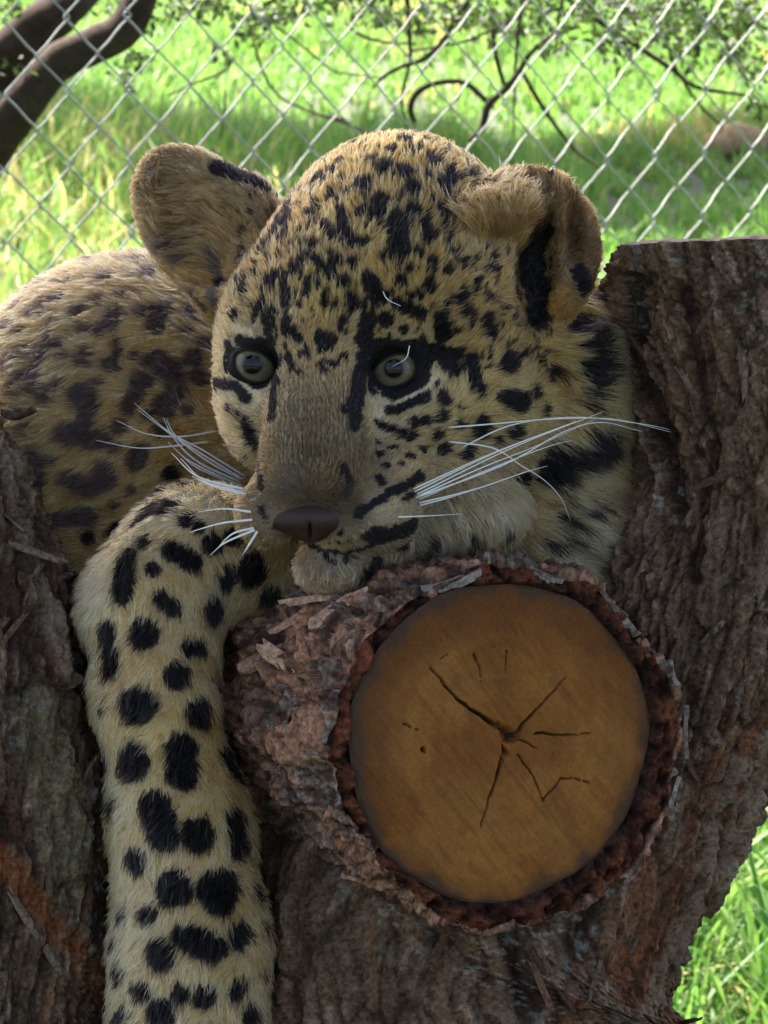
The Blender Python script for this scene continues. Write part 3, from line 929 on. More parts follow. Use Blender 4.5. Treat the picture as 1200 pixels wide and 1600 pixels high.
# loose pale flakes standing off the bark lip around the cut
for k, (px, py, L, W, a) in enumerate([(862, 872, 62, 26, 8), (965, 942, 74, 24, -10), (1030, 1058, 52, 20, -28), (1064, 1148, 90, 30, -78), (1058, 1240, 72, 40, -100), (1012, 1010, 44, 20, -50), (700, 876, 120, 30, 14), (1000, 1380, 60, 16, 40),
                                       (470, 970, 150, 40, 20), (520, 1040, 100, 34, 25), (400, 1090, 90, 36, -20), (455, 1110, 110, 34, -32), (440, 1010, 90, 26, 18), (560, 1330, 60, 30, -40)]):
    uu, vv_ = face_uv(px, py)
    t = math.atan2(vv_, uu)
    if px < 600:
        t = math.atan2(vv_ + 20, uu + 120)
        i = NF + int(30 + (600 - px) * 0.42)
        j = int((t % (2 * np.pi)) / (2 * np.pi) * n_t) % n_t
        p = LOGV[i, j]
        no = nrm(np.cross(LOGV[i, (j + 8) % n_t] - LOGV[i, j - 8], LOGV[i + 4, j] - LOGV[i - 4, j]))
        if np.dot(no, p - (LC + AX * np.dot(p - LC, AX))) < 0:
            no = -no
        tan = np.array([math.cos(R(a)), math.sin(R(a)), -0.3])
        cl = [(0.46, 0.27, 0.18), (0.40, 0.22, 0.14), (0.44, 0.27, 0.17)][k % 3]
    else:
        j = int((t % (2 * np.pi)) / (2 * np.pi) * n_t) % n_t
        p = LOGV[NF + 4, j]
        no = nrm(math.cos(t) * EX + math.sin(t) * EY - AX * 0.3)
        tan = nrm(-math.sin(t) * EX + math.cos(t) * EY + AX * 0.15)
        cl = [(0.26, 0.22, 0.185), (0.19, 0.14, 0.11)][k % 2]
    fvv, ff = flake_mesh(p - no * 2.5, no, tan, L * (0.75 if px > 600 else 1), W * (0.7 if px > 600 else 0.9), 3.0, 6.0 if px > 600 else 4.0, 500 + k)
    mesh_obj('bark_flake', q2w(fvv), ff, M_bark, log_bark, color=np.array(cl) * (0.7 + 0.6 * fbm(fvv / 8, 2, k)[:, None]), smooth=False, origin=q2w(p))
# sawn far end
ce = LC + AX * 1000
cv = np.array([ce + (LOGV[-1] - ce) * u for u in np.linspace(1, 0.02, 6)]).reshape(-1, 3)
mesh_obj('rear_cut', q2w(cv), grid_faces_ring(6, n_t)[:, ::-1], M_wood, log, color=np.broadcast_to(heart, cv.shape))

# ================================================================== leopard cub
# each body primitive: kind, region, blend, data (in q-space)
PR = []
def rot_from(axis_y, axis_z):
    z = nrm(np.array(axis_z, float)); y = np.array(axis_y, float); y = nrm(y - z * np.dot(y, z)); x = np.cross(y, z)
    return np.stack([x, y, z], 0)
def ell(region, px, py, z, r, k=40, rot=None, cut=False):
    PR.append(('e', region, k, Q(px, py, z), np.array(r, float), np.eye(3) if rot is None else rot, cut))
def cap(region, a, b, ra, rb, k=40, cut=False):
    PR.append(('c', region, k, Q(*a), Q(*b), float(ra), float(rb), cut))

# skull and face (turned a little to the left, chin down)
ell('head', 624, 447, -10, (214, 222, 225))
ell('head', 520, 480, 80, (140, 150, 120), 50)          # brow
ell('head', 622, 326, 20, (120, 104, 140), 50)
ell('cheek', 745, 628, 10, (112, 128, 130), 50)
ell('cheek', 640, 660, 95, (105, 100, 95), 45)
ell('cheek', 420, 622, 70, (76, 108, 100), 45)
ell('head', 432, 530, 62, (88, 110, 92), 45)
cap('bridge', (480, 550, 152), (448, 772, 226), 50, 48, 30)
cap('bridge', (528, 550, 152), (528, 768, 226), 52, 50, 30)
ell('brow', 470, 505, 168, (42, 26, 30), 26)
ell('brow', 575, 505, 172, (60, 26, 30), 26)
ell('pad', 416, 804, 208, (46, 50, 60), 20)
ell('pad', 570, 812, 208, (80, 50, 68), 22)
ell('pad', 618, 750, 180, (62, 50, 62), 28)
ell('chin', 522, 884, 164, (56, 36, 48), 16)
ell('chin', 560, 850, 150, (70, 46, 70), 24)
ell('throat', 690, 790, 60, (115, 80, 105), 40)
ell('throat', 600, 830, 60, (110, 70, 90), 40)
# neck, ruff, trunk
ell('ruff', 872, 660, -110, (98, 205, 150), 45)
ell('ruff', 850, 820, -90, (110, 120, 130), 45)
ell('neck', 740, 640, -220, (230, 280, 210), 60)
ell('body', 215, 775, -470, (352, 408, 310), 50)
ell('body', 560, 740, -430, (360, 320, 260), 60)
ell('body', 120, 900, -420, (260, 300, 260), 60)
# near foreleg hanging down beside the log
cap('leg', (204, 950, 30), (312, 858, 10), 76, 92, 45)
cap('leg', (295, 872, 0), (410, 876, -40), 92, 90, 50)
cap('leg', (250, 935, 40), (240, 1080, 80), 100, 82, 40)
cap('leg', (240, 1080, 80), (282, 1290, 105), 82, 92, 40)
cap('leg', (282, 1290, 105), (298, 1470, 115), 96, 108, 40)
cap('leg', (298, 1470, 115), (292, 1640, 120), 108, 118, 40)
ell('paw', 290, 1730, 140, (128, 92, 105), 40)
for tx in (-86, -30, 30, 86):
    ell('paw', 290 + tx, 1790, 190, (34, 36, 50), 16)
# far foreleg tucked under the chest behind the log
cap('leg', (740, 900, -150), (560, 960, -220), 90, 80, 50)
# ears
RL = rot_from((-0.62, 0.70, -0.25), (-0.42, -0.10, 0.90))
ell('ear_left', 316, 348, -40, (98, 142, 34), 18, RL)
ell('ear_left', 372, 425, -25, (78, 92, 70), 34)
ell('ear_left', 385, 350, -40, (56, 78, 46), 30)
ell('ear_left', 306, 354, 8, (80, 122, 44), 8, RL, True)
RRm = rot_from((0.30, 0.94, -0.2), (0.45, -0.08, 0.88))
ell('ear_right', 824, 392, 62, (128, 130, 36), 18, RRm)
ell('ear_right', 812, 480, -30, (78, 80, 70), 34)
ell('ear_right', 838, 418, 102, (40, 98, 62), 10, rot_from((0.10, 0.98, -0.1), (-0.2, -0.05, 0.98)), True)
ell('ear_right', 764, 338, 140, (74, 38, 28), 14, rot_from((-0.35, 0.9, 0), (0.4, 0.1, 1)))
ell('ear_right', 905, 370, 76, (20, 70, 40), 10, rot_from((0.05, 0.98, 0), (0.45, 0, 0.88)), True)

def prim_d(p, P):
    if p[0] == 'e':
        d = (P - p[3]) @ p[5].T
        k0 = np.linalg.norm(d / p[4], axis=-1)
        k1 = np.linalg.norm(d / p[4] ** 2, axis=-1)
        return k0 * (k0 - 1) / np.maximum(k1, 1e-6)
    a, b, ra, rb = p[3], p[4], p[5], p[6]
    ab = b - a
    t = np.clip(((P - a) @ ab) / (ab @ ab), 0, 1)
    return np.linalg.norm(P - a - t[..., None] * ab, axis=-1) - (ra + (rb - ra) * t)

def bounds(p, m):
    if p[0] == 'e':
        e = np.abs(p[5].T) @ p[4]
        return p[3] - e - m, p[3] + e + m
    r = max(p[5], p[6])
    return np.minimum(p[3], p[4]) - r - m, np.maximum(p[3], p[4]) + r + m

def smin(a, b, k):
    h = np.clip(0.5 + 0.5 * (b - a) / k, 0, 1)
    return b + (a - b) * h - k * h * (1 - h)

def field_at(P, prims):
    f = np.full(len(P), 1e3)
    for p in prims:
        d = prim_d(p, P)
        f = -smin(-f, d, p[2]) if p[-1] else smin(f, d, p[2])
    return f

def ray_z(px, py, prims, z0=420, z1=-700):
    zs = np.arange(z0, z1, -2.0)
    P = np.array([Q(px, py, z) for z in zs])
    f = field_at(P, prims)
    i = np.argmax(f < 0)
    return zs[i] if f[i] < 0 else None

# eyes: socket carved where the ray meets the face, ball set into it
EYES = []
solid = list(PR)
for (px, py, rx, rt, rb_, gz) in ((399, 571, 33, 18, 25, (-0.08, -0.02, 1.0)), (617, 577, 38, 18, 25, (-0.04, -0.02, 1.0))):
    zs = ray_z(px, py, solid)
    c = Q(px, py, zs - 42)
    EYES.append((c, px, py, rx, rt, rb_, nrm(np.array(gz)), zs))
    PR.append(('e', 'eye', 12, Q(px, py, zs + 6), np.array([rx + 7.0, 33.0, 34.0]), np.eye(3), True))

def surface_nets(prims, h, lo, hi, margin=90):
    n = np.ceil((hi - lo) / h).astype(int) + 1
    ax = [lo[i] + h * np.arange(n[i]) for i in range(3)]
    fld = np.full(n, 1e3, np.float32)
    for p in prims:
        a, b = bounds(p, margin)
        i0 = np.maximum(((a - lo) / h).astype(int), 0); i1 = np.minimum(((b - lo) / h).astype(int) + 2, n)
        if (i1 <= i0).any():
            continue
        X, Y, Z = np.meshgrid(*[ax[k][i0[k]:i1[k]] for k in range(3)], indexing='ij')
        d = prim_d(p, np.stack([X, Y, Z], -1)).astype(np.float32)
        s = tuple(slice(i0[k], i1[k]) for k in range(3))
        fld[s] = -smin(-fld[s], d, p[2]) if p[-1] else smin(fld[s], d, p[2])
    ins = fld < 0
    def cor(a, dx, dy, dz):
        return a[dx:a.shape[0] - 1 + dx, dy:a.shape[1] - 1 + dy, dz:a.shape[2] - 1 + dz]
    corners = [(x, y, z) for x in (0, 1) for y in (0, 1) for z in (0, 1)]
    cnt = sum(cor(ins, *c).astype(np.int8) for c in corners)
    act = (cnt > 0) & (cnt < 8)
    idx = np.argwhere(act)
    acc = np.zeros((len(idx), 3)); num = np.zeros(len(idx))
    val = {c: fld[idx[:, 0] + c[0], idx[:, 1] + c[1], idx[:, 2] + c[2]] for c in corners}
    for c in corners:
        for axn in range(3):
            if c[axn] == 0:
                d = list(c); d[axn] = 1; d = tuple(d)
                f0, f1 = val[c], val[d]
                x = (f0 < 0) != (f1 < 0)
                t = np.where(x, f0 / np.where(x, f0 - f1, 1), 0)
                q = np.array(c, float)[None] + t[:, None] * (np.array(d) - np.array(c))
                acc += np.where(x[:, None], q, 0); num += x
    V = lo + h * (idx + acc / num[:, None])
    vid = np.full(act.shape, -1, np.int64)
    vid[tuple(idx.T)] = np.arange(len(idx))
    faces = []
    for axn in range(3):
        o = [k for k in range(3) if k != axn]
        s0 = [slice(None)] * 3; s1 = [slice(None)] * 3
        s0[axn] = slice(0, -1); s1[axn] = slice(1, None)
        ch = ins[tuple(s0)] != ins[tuple(s1)]
        e = np.argwhere(ch)
        e = e[(e[:, o[0]] > 0) & (e[:, o[1]] > 0) & (e[:, o[0]] < n[o[0]] - 1) & (e[:, o[1]] < n[o[1]] - 1)]
        def cell(da, db):
            q = e.copy(); q[:, o[0]] += da; q[:, o[1]] += db
            return vid[tuple(q.T)]
        qd = np.stack([cell(-1, -1), cell(0, -1), cell(0, 0), cell(-1, 0)], 1)
        inside0 = ins[tuple(e.T)]
        flip = inside0 if axn != 1 else ~inside0
        qd = np.where(flip[:, None], qd, qd[:, ::-1])
        faces.append(qd)
    return V, np.vstack(faces)

lo = np.array([-720.0, -1080.0, -840.0]); hi = np.array([480.0, 640.0, 370.0])
BV, BF = surface_nets(PR, 5.0, lo, hi)
used = np.unique(BF)
BF = np.searchsorted(used, BF); BV = BV[used]
# light smoothing of the lattice
def smooth(V, Fq, it=2):
    for _ in range(it):
        s = np.zeros_like(V); c = np.zeros(len(V))
        for k in range(4):
            for m_ in (1, 3):
                np.add.at(s, Fq[:, k], V[Fq[:, (k + m_) % 4]]); np.add.at(c, Fq[:, k], 1)
        V = 0.5 * V + 0.5 * s / c[:, None]
    return V
BV = smooth(BV, BF, 2)

tris = np.vstack([BF[:, [0, 1, 2]], BF[:, [0, 2, 3]]])
fn = np.cross(BV[tris[:, 1]] - BV[tris[:, 0]], BV[tris[:, 2]] - BV[tris[:, 0]])
area = np.linalg.norm(fn, axis=1) / 2
VN = np.zeros_like(BV)
for k in range(3):
    np.add.at(VN, tris[:, k], fn)
VN = nrm(VN)
bvh = BVHTree.FromPolygons([tuple(p) for p in BV], [tuple(int(i) for i in q) for q in BF])
EYEPT = Vector((0, 0, D0 / U))
def cast(px, py):
    d = Vector(((px - 600) / 4800, -(py - 800) / 4800, -1.0)).normalized()
    hit = bvh.ray_cast(EYEPT, d)
    return None if hit[0] is None else np.array(hit[0])

# ---- coat pattern: each mark is a stroke on the coat (radius, points), at the place where it sits on the cub
SP = []
def S(r, *pts, dark=1.0, scale=1.0):
    SP.append((r, pts, dark))
# forehead and crown
for a in ((10, (490, 286), (502, 277)), (12, (530, 257)), (9, (563, 290)), (10, (453, 320), (447, 350)), (8, (433, 357), (417, 383)), (9, (480, 333)), (8, (507, 353), (520, 370)),
          (9, (533, 333), (537, 360), (550, 380), (570, 377)), (9, (563, 330)), (11, (590, 327)), (8, (400, 427)), (10, (430, 433), (423, 447)), (7, (467, 420), (477, 400)), (8, (447, 455), (446, 475)),
          (7, (445, 500), (446, 520)), (7, (480, 443), (481, 456)), (9, (407, 477), (400, 490)), (11, (423, 493), (420, 520)), (8, (457, 517)), (6, (467, 477)), (9, (493, 407)), (7, (497, 447)), (7, (510, 457), (507, 477)),
          (6, (523, 477)), (8, (540, 443)), (9, (550, 466), (549, 480)), (13, (580, 440), (590, 465)), (16, (573, 500), (570, 532)), (8, (500, 523), (503, 547)), (8, (520, 533)), (9, (537, 500)), (6, (533, 557)), (6, (520, 570)),
          (6, (507, 580)), (7, (480, 550)), (7, (467, 530)), (6, (450, 557), (457, 577)), (5, (467, 583)), (8, (383, 440), (380, 460)), (9, (343, 440)), (9, (367, 490)),
          (14, (600, 262)), (9, (580, 252)), (10, (571, 288)), (12, (631, 222)), (13, (633, 270)), (14, (677, 248)), (8, (698, 233)), (12, (694, 286), (710, 279)), (11, (740, 273)), (9, (758, 268)), (13, (595, 314), (589, 336)),
          (12, (644, 295)), (13, (644, 328)), (11, (692, 328)), (17, (620, 345), (622, 394)), (10, (664, 352), (670, 372)), (8, (725, 310)), (9, (567, 378)), (13, (670, 446)), (8, (674, 409)), (9, (626, 438)),
          (11, (622, 475), (655, 490)), (14, (604, 500)), (8, (630, 515)), (13, (688, 497), (692, 523)), (9, (718, 468)), (8, (699, 420)), (6, (732, 508)), (9, (758, 497), (769, 526)), (9, (769, 420)),
          (8, (540, 300)), (7, (515, 310)), (8, (610, 235)), (8, (655, 236)), (7, (550, 410)), (8, (520, 405), (516, 428)), (7, (600, 400)), (7, (640, 420)), (7, (715, 390)), (8, (745, 440)), (7, (655, 395)), (7, (460, 380)), (6, (490, 380))):
    S(*a)
# cheeks, eyes, tear lines
for a in ((17, (795, 567)), (9, (817, 556)), (13, (736, 565), (747, 610)), (13, (690, 552), (708, 580)), (12, (662, 548), (712, 552)), (12, (866, 588)), (16, (793, 621), (818, 629)), (12, (835, 612)), (18, (750, 667)),
          (9, (716, 662)), (9, (683, 680)), (11, (693, 702)), (13, (729, 704)), (14, (806, 675)), (9, (777, 687)), (6, (718, 637)), (13, (693, 623)), (6, (683, 600)), (9, (647, 660)), (9, (664, 657)), (10, (690, 650)), (9, (643, 681)),
          (8, (587, 660), (628, 677)), (9, (610, 640), (668, 621)), (8, (613, 700)), (7, (593, 710)), (6, (587, 690)), (9, (640, 712)), (8, (660, 703)), (6, (627, 725)), (5, (603, 727)), (8, (593, 750)), (5, (580, 713)), (7, (607, 770), (657, 743)),
          (9, (340, 600), (367, 603), (387, 623)), (8, (360, 640)), (6, (372, 648)), (7, (370, 700)), (5, (387, 710)), (7, (352, 675)), (9, (428, 610), (424, 655)), (10, (357, 540), (374, 575), (398, 604)), (9, (372, 532), (425, 538)), (8, (430, 560), (432, 600)),
          (13, (562, 604), (552, 640)), (10, (552, 640), (554, 668)), (9, (540, 640), (560, 652)), (14, (575, 545), (562, 600)), (11, (580, 540), (650, 540)), (12, (580, 606), (622, 618), (660, 600)), (9, (664, 560), (664, 596)),
          (7, (558, 802), (650, 749)), (6, (531, 833), (642, 774)), (4, (516, 848)), (4, (531, 848)), (4, (546, 845)), (4, (567, 839)), (5, (510, 869), (522, 879)), (5, (540, 873)), (4, (555, 870)), (5, (390, 743), (405, 779)), (4, (398, 720), (400, 735)),
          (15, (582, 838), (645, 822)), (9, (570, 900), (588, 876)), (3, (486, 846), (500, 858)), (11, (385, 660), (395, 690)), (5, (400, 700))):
    S(*a)
S(6, (538, 733), (545, 752)); S(4, (406, 716), (408, 762)); S(5, (549, 755), (540, 775), dark=0.9)
S(6, (584, 650), (620, 630), (660, 608), (682, 590), dark=-1.0); S(5.5, (362, 562), (376, 592), (398, 614), dark=-1.0); S(6, (404, 624), dark=-1.0); S(6, (366, 512), (392, 520), dark=-1.0)
S(5, (590, 655), (640, 668), dark=-1.0)
S(4, (487, 851), (510, 861), (540, 863), (575, 853), (612, 836)); S(3.5, (483, 850), (460, 842), (432, 824), (408, 796))
# ruff and throat
for a in ((21, (914, 517), (925, 560), (922, 600)), (15, (918, 629), (978, 629)), (25, (935, 696), (864, 738)), (14, (818, 750)), (10, (885, 783)), (10, (785, 829)), (10, (677, 846)), (6, (906, 800), (938, 795)), (6, (918, 829), (962, 834)),
          (6, (910, 858), (952, 870)), (7, (880, 812), (902, 822)), (6, (890, 880), (940, 900)), (6, (960, 770), (985, 762)), (10, (923, 471)), (9, (960, 560)), (8, (860, 850), (900, 842)), (12, (740, 840)), (9, (850, 640))):
    S(*a)
# ears: dark patches behind, in the right ear's hollow and on its rim
S(14, (343, 262), (412, 294)); S(24, (828, 380), (828, 430)); S(16, (838, 430), (838, 500)); S(15, (905, 427), (912, 448)); S(13, (332, 400), (338, 470), dark=0.6)
S(9, (300, 455), (318, 480), dark=0.7); S(10, (862, 355), (845, 372)); S(9, (800, 420)); S(8, (770, 400)); S(7, (790, 395))
# back and flank: looser greyish rosettes
for a in ((14, (13, 510)), (13, (55, 490), (88, 468)), (10, (38, 548), (21, 556)), (11, (75, 531), (59, 565), (50, 606)), (10, (92, 539)), (12, (96, 443)), (12, (121, 485)), (14, (163, 435)), (10, (142, 414)), (16, (130, 560)), (12, (180, 489), (168, 514)),
          (10, (193, 460)), (12, (218, 489)), (14, (247, 485), (243, 510)), (14, (301, 489)), (10, (289, 518)), (14, (214, 410)), (16, (234, 430)), (12, (251, 384)), (10, (188, 384)), (10, (268, 447)), (9, (130, 514)), (14, (176, 569)), (9, (184, 548)),
          (18, (243, 565), (268, 581)), (14, (301, 562)), (16, (222, 598)), (18, (276, 606)), (14, (312, 590)), (13, (201, 636), (216, 608)), (18, (258, 634)), (15, (71, 619)), (17, (126, 615), (138, 631)), (16, (100, 678), (155, 686)), (15, (134, 657)),
          (13, (109, 749), (138, 766), (172, 749)), (12, (159, 732)), (11, (54, 707), (63, 757)), (14, (96, 812), (138, 807)), (13, (218, 707), (209, 724)), (12, (252, 672)), (10, (30, 480)), (9, (10, 575)), (10, (290, 640)), (12, (60, 450)), (9, (280, 410)),
          (12, (320, 540)), (10, (20, 610)), (11, (115, 400)), (10, (155, 470)), (12, (185, 668))):
    S(a[0] * 1.16, *a[1:], dark=0.66)
# foreleg
for a in ((11, (268, 740)), (13, (293, 761)), (12, (184, 828)), (9, (138, 841)), (14, (234, 799), (262, 795)), (9, (230, 812)), (10, (289, 816)), (9, (312, 826)), (14, (268, 862), (301, 879)), (15, (155, 872), (146, 933)), (14, (201, 872), (193, 928)), (15, (352, 904)),
          (22, (392, 892)), (11, (251, 937), (268, 950)), (18, (331, 954)), (20, (225, 991)), (14, (169, 986), (174, 1047)), (13, (132, 995), (141, 1084)), (11, (292, 1012), (312, 1014)), (18, (277, 1056)), (10, (333, 1070)), (24, (216, 1103)), (19, (310, 1117)),
          (7, (164, 1108)), (14, (160, 1155)), (24, (209, 1192)), (20, (282, 1169), (286, 1211)), (19, (352, 1188), (360, 1205)), (16, (404, 1248)), (12, (370, 1155)), (14, (178, 1262)), (21, (242, 1262), (258, 1306)), (22, (310, 1305)), (18, (366, 1286), (371, 1323)),
          (18, (214, 1347)), (24, (272, 1389)), (22, (330, 1386), (352, 1386), (340, 1406)), (13, (396, 1398)), (13, (230, 1431)), (8, (192, 1431)), (18, (291, 1464), (333, 1483)), (18, (375, 1464)), (20, (249, 1492)), (13, (188, 1525)), (12, (221, 1548)), (13, (282, 1553)),
          (16, (319, 1558)), (14, (368, 1548)), (20, (253, 1586)), (16, (192, 1595)), (16, (389, 1590)), (14, (330, 850)), (12, (360, 840)), (13, (415, 1330)), (14, (330, 1620)), (12, (240, 1650)), (11, (300, 1680)), (14, (420, 930))):
    S(a[0] * 1.24, *a[1:])

for a in ((13, (128, 935), (124, 965)), (12, (134, 1015), (142, 1065)), (11, (150, 880), (160, 905)), (12, (225, 850)), (11, (240, 890)), (9, (146, 1110)), (12, (150, 1200)), (11, (172, 1310)), (10, (180, 1385)), (11, (182, 1475)), (10, (410, 1450)), (10, (408, 1520)), (10, (250, 770)), (10, (215, 822))):
    S(*a)
for a in ((9, (30, 645)), (9, (92, 600)), (10, (40, 670)), (9, (152, 596)), (9, (28, 520)), (8, (200, 432)), (9, (110, 440)), (9, (182, 536)), (9, (212, 558)), (9, (180, 790)), (9, (205, 765)), (9, (80, 505)), (8, (150, 395)), (9, (225, 375)), (9, (265, 480)), (9, (100, 560)), (9, (80, 720)), (9, (180, 700)), (9, (230, 650)), (8, (60, 430)), (8, (275, 380)), (9, (30, 590)), (9, (155, 520))):
    S(*a, dark=0.66)
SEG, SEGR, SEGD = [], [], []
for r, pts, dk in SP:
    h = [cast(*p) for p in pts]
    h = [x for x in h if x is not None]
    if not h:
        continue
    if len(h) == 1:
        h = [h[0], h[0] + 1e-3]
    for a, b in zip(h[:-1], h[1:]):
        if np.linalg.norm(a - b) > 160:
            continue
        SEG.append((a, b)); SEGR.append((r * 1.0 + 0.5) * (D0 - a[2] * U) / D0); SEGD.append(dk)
# the sides the photograph does not show carry spots of the same kind
vis = []
cand = rng.choice(len(BV), 5200, replace=False)
pts = np.array([(a + b) / 2 for a, b in SEG])
for i in cand:
    p = BV[i]
    d = (Vector(p) - EYEPT)
    L = d.length
    hit = bvh.ray_cast(EYEPT, d.normalized())
    if hit[0] is not None and hit[3] > L - 14 and VN[i][2] > 0.05:
        px = p[0] / ((D0 - p[2] * U) / D0) + 600
        if -10 < px < 1210 and p[1] > -800:
            continue
    if np.min(np.linalg.norm(pts - p, axis=1)) < 46:
        continue
    q = p + nrm(np.cross(VN[i], rng.normal(size=3))) * 14
    SEG.append((p, q)); SEGR.append(rng.uniform(10, 19)); SEGD.append(0.9)
    pts = np.vstack([pts, p])
SA = np.array([a for a, b in SEG]); SB = np.array([b for a, b in SEG]); SEGR = np.array(SEGR); SEGD = np.array(SEGD)

def pattern(P):
    """signed distance to the nearest mark (negative inside) and its darkness"""
    order = np.argsort(P[:, 1])
    X = P[order]
    ys = X[:, 1]
    o_ = np.full(len(X), 1e3); d_ = np.ones(len(X))
    for k in range(len(SA)):
        m_ = SEGR[k] + 16
        y0 = min(SA[k][1], SB[k][1]) - m_; y1 = max(SA[k][1], SB[k][1]) + m_
        i0, i1 = np.searchsorted(ys, (y0, y1))
        xx = X[i0:i1, 0]
        near = i0 + np.nonzero((xx > min(SA[k][0], SB[k][0]) - m_) & (xx < max(SA[k][0], SB[k][0]) + m_))[0]
        if not len(near):
            continue
        Y = X[near]
        ab = SB[k] - SA[k]
        t = np.clip(((Y - SA[k]) @ ab) / max(ab @ ab, 1e-6), 0, 1)
        e = Y - SA[k] - t[:, None] * ab
        d = np.sqrt((e * e).sum(1)) - SEGR[k]
        up = d < o_[near]
        o_[near] = np.where(up, d, o_[near]); d_[near] = np.where(up, SEGD[k], d_[near])
    out = np.empty(len(P)); dk = np.empty(len(P))
    out[order] = o_; dk[order] = d_
    return out, dk

# ---- ground colour of the coat
BASE = [(620, 240, (.47, .27, .115)), (700, 300, (.46, .265, .115)), (520, 320, (.43, .255, .115)), (500, 450, (.42, .28, .13)), (640, 430, (.42, .27, .125)), (760, 480, (.33, .215, .11)), (500, 560, (.38, .25, .125)), (640, 520, (.36, .26, .14)), (500, 600, (.21, .165, .11)),
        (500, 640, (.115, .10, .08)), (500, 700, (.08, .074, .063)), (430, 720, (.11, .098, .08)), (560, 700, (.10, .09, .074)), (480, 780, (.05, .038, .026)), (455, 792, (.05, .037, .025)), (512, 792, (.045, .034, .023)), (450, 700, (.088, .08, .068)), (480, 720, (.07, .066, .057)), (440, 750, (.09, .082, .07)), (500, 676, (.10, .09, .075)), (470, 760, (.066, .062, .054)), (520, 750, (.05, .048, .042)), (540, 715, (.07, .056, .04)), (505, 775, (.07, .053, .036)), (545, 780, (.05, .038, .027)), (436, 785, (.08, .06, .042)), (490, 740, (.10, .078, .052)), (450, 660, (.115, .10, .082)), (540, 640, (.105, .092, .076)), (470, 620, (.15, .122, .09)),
        (700, 640, (.40, .29, .15)), (800, 600, (.42, .30, .16)), (640, 640, (.42, .32, .185)), (650, 720, (.36, .26, .14)), (600, 790, (.38, .30, .20)), (500, 840, (.50, .37, .21)), (440, 800, (.36, .27, .18)), (515, 880, (.22, .20, .18)), (560, 880, (.20, .185, .165)), (480, 895, (.23, .205, .18)),
        (360, 660, (.42, .34, .25)), (390, 700, (.40, .31, .21)), (345, 560, (.40, .31, .20)), (400, 620, (.46, .38, .27)), (640, 600, (.50, .40, .25)), (600, 640, (.5, .42, .29)), (415, 640, (.25, .18, .12)),
        (780, 780, (.30, .27, .22)), (700, 820, (.30, .27, .225)), (690, 780, (.22, .19, .15)), (950, 560, (.52, .40, .25)), (970, 680, (.50, .37, .22)), (900, 780, (.42, .34, .24)), (920, 880, (.42, .38, .29)), (850, 540, (.42, .30, .15)),
        (290, 320, (.21, .165, .115)), (280, 380, (.14, .108, .078)), (240, 270, (.13, .10, .072)), (330, 300, (.22, .17, .115)), (340, 380, (.20, .155, .105)), (340, 420, (.34, .215, .10)), (880, 320, (.11, .083, .058)), (920, 380, (.085, .064, .046)), (895, 440, (.14, .105, .07)), (780, 330, (.22, .17, .115)), (740, 345, (.26, .195, .125)), (880, 470, (.34, .21, .09)), (820, 470, (.20, .13, .06)),
        (150, 420, (.40, .29, .195)), (60, 560, (.46, .34, .22)), (230, 540, (.42, .30, .18)), (140, 700, (.43, .30, .16)), (90, 780, (.42, .28, .14)), (260, 690, (.40, .28, .15)), (20, 480, (.42, .31, .21)),
        (150, 905, (.56, .46, .35)), (290, 792, (.56, .46, .34)), (300, 830, (.52, .40, .25)), (210, 960, (.58, .42, .25)), (330, 920, (.52, .40, .25)), (250, 1150, (.58, .41, .235)), (200, 1300, (.58, .44, .29)), (330, 1330, (.54, .39, .235)), (190, 1450, (.58, .46, .32)),
        (300, 1550, (.52, .385, .24)), (380, 1500, (.46, .34, .215)), (340, 1080, (.52, .40, .27))]
BP, BC = [], []
for px, py, c in BASE:
    h = cast(px, py)
    if h is not None:
        BP.append(h); BC.append(c)
BP, BC = np.array(BP), np.array(BC)
BC = np.where((BC.max(1) < 0.125)[:, None], BC * np.array([1.06, 0.95, 0.82]), BC)
def base_col(P):
    out = np.zeros((len(P), 3))
    for s in range(0, len(P), 20000):
        X = P[s:s + 20000]
        d = np.linalg.norm(X[:, None] - BP[None], axis=2)
        w = 1 / (d ** 2 + 300.0) ** 1.6
        out[s:s + 20000] = (w @ BC) / w.sum(1, keepdims=True)
    return out

REG = sorted({p[1] for p in PR if p[1] != 'eye'})
def region(P):
    best = np.full(len(P), 1e9); rid = np.zeros(len(P), int)
    for p in PR:
        if p[-1] or p[1] == 'eye':
            continue
        d = prim_d(p, P)
        up = d < best
        best = np.where(up, d, best); rid = np.where(up, REG.index(p[1]), rid)
    return rid

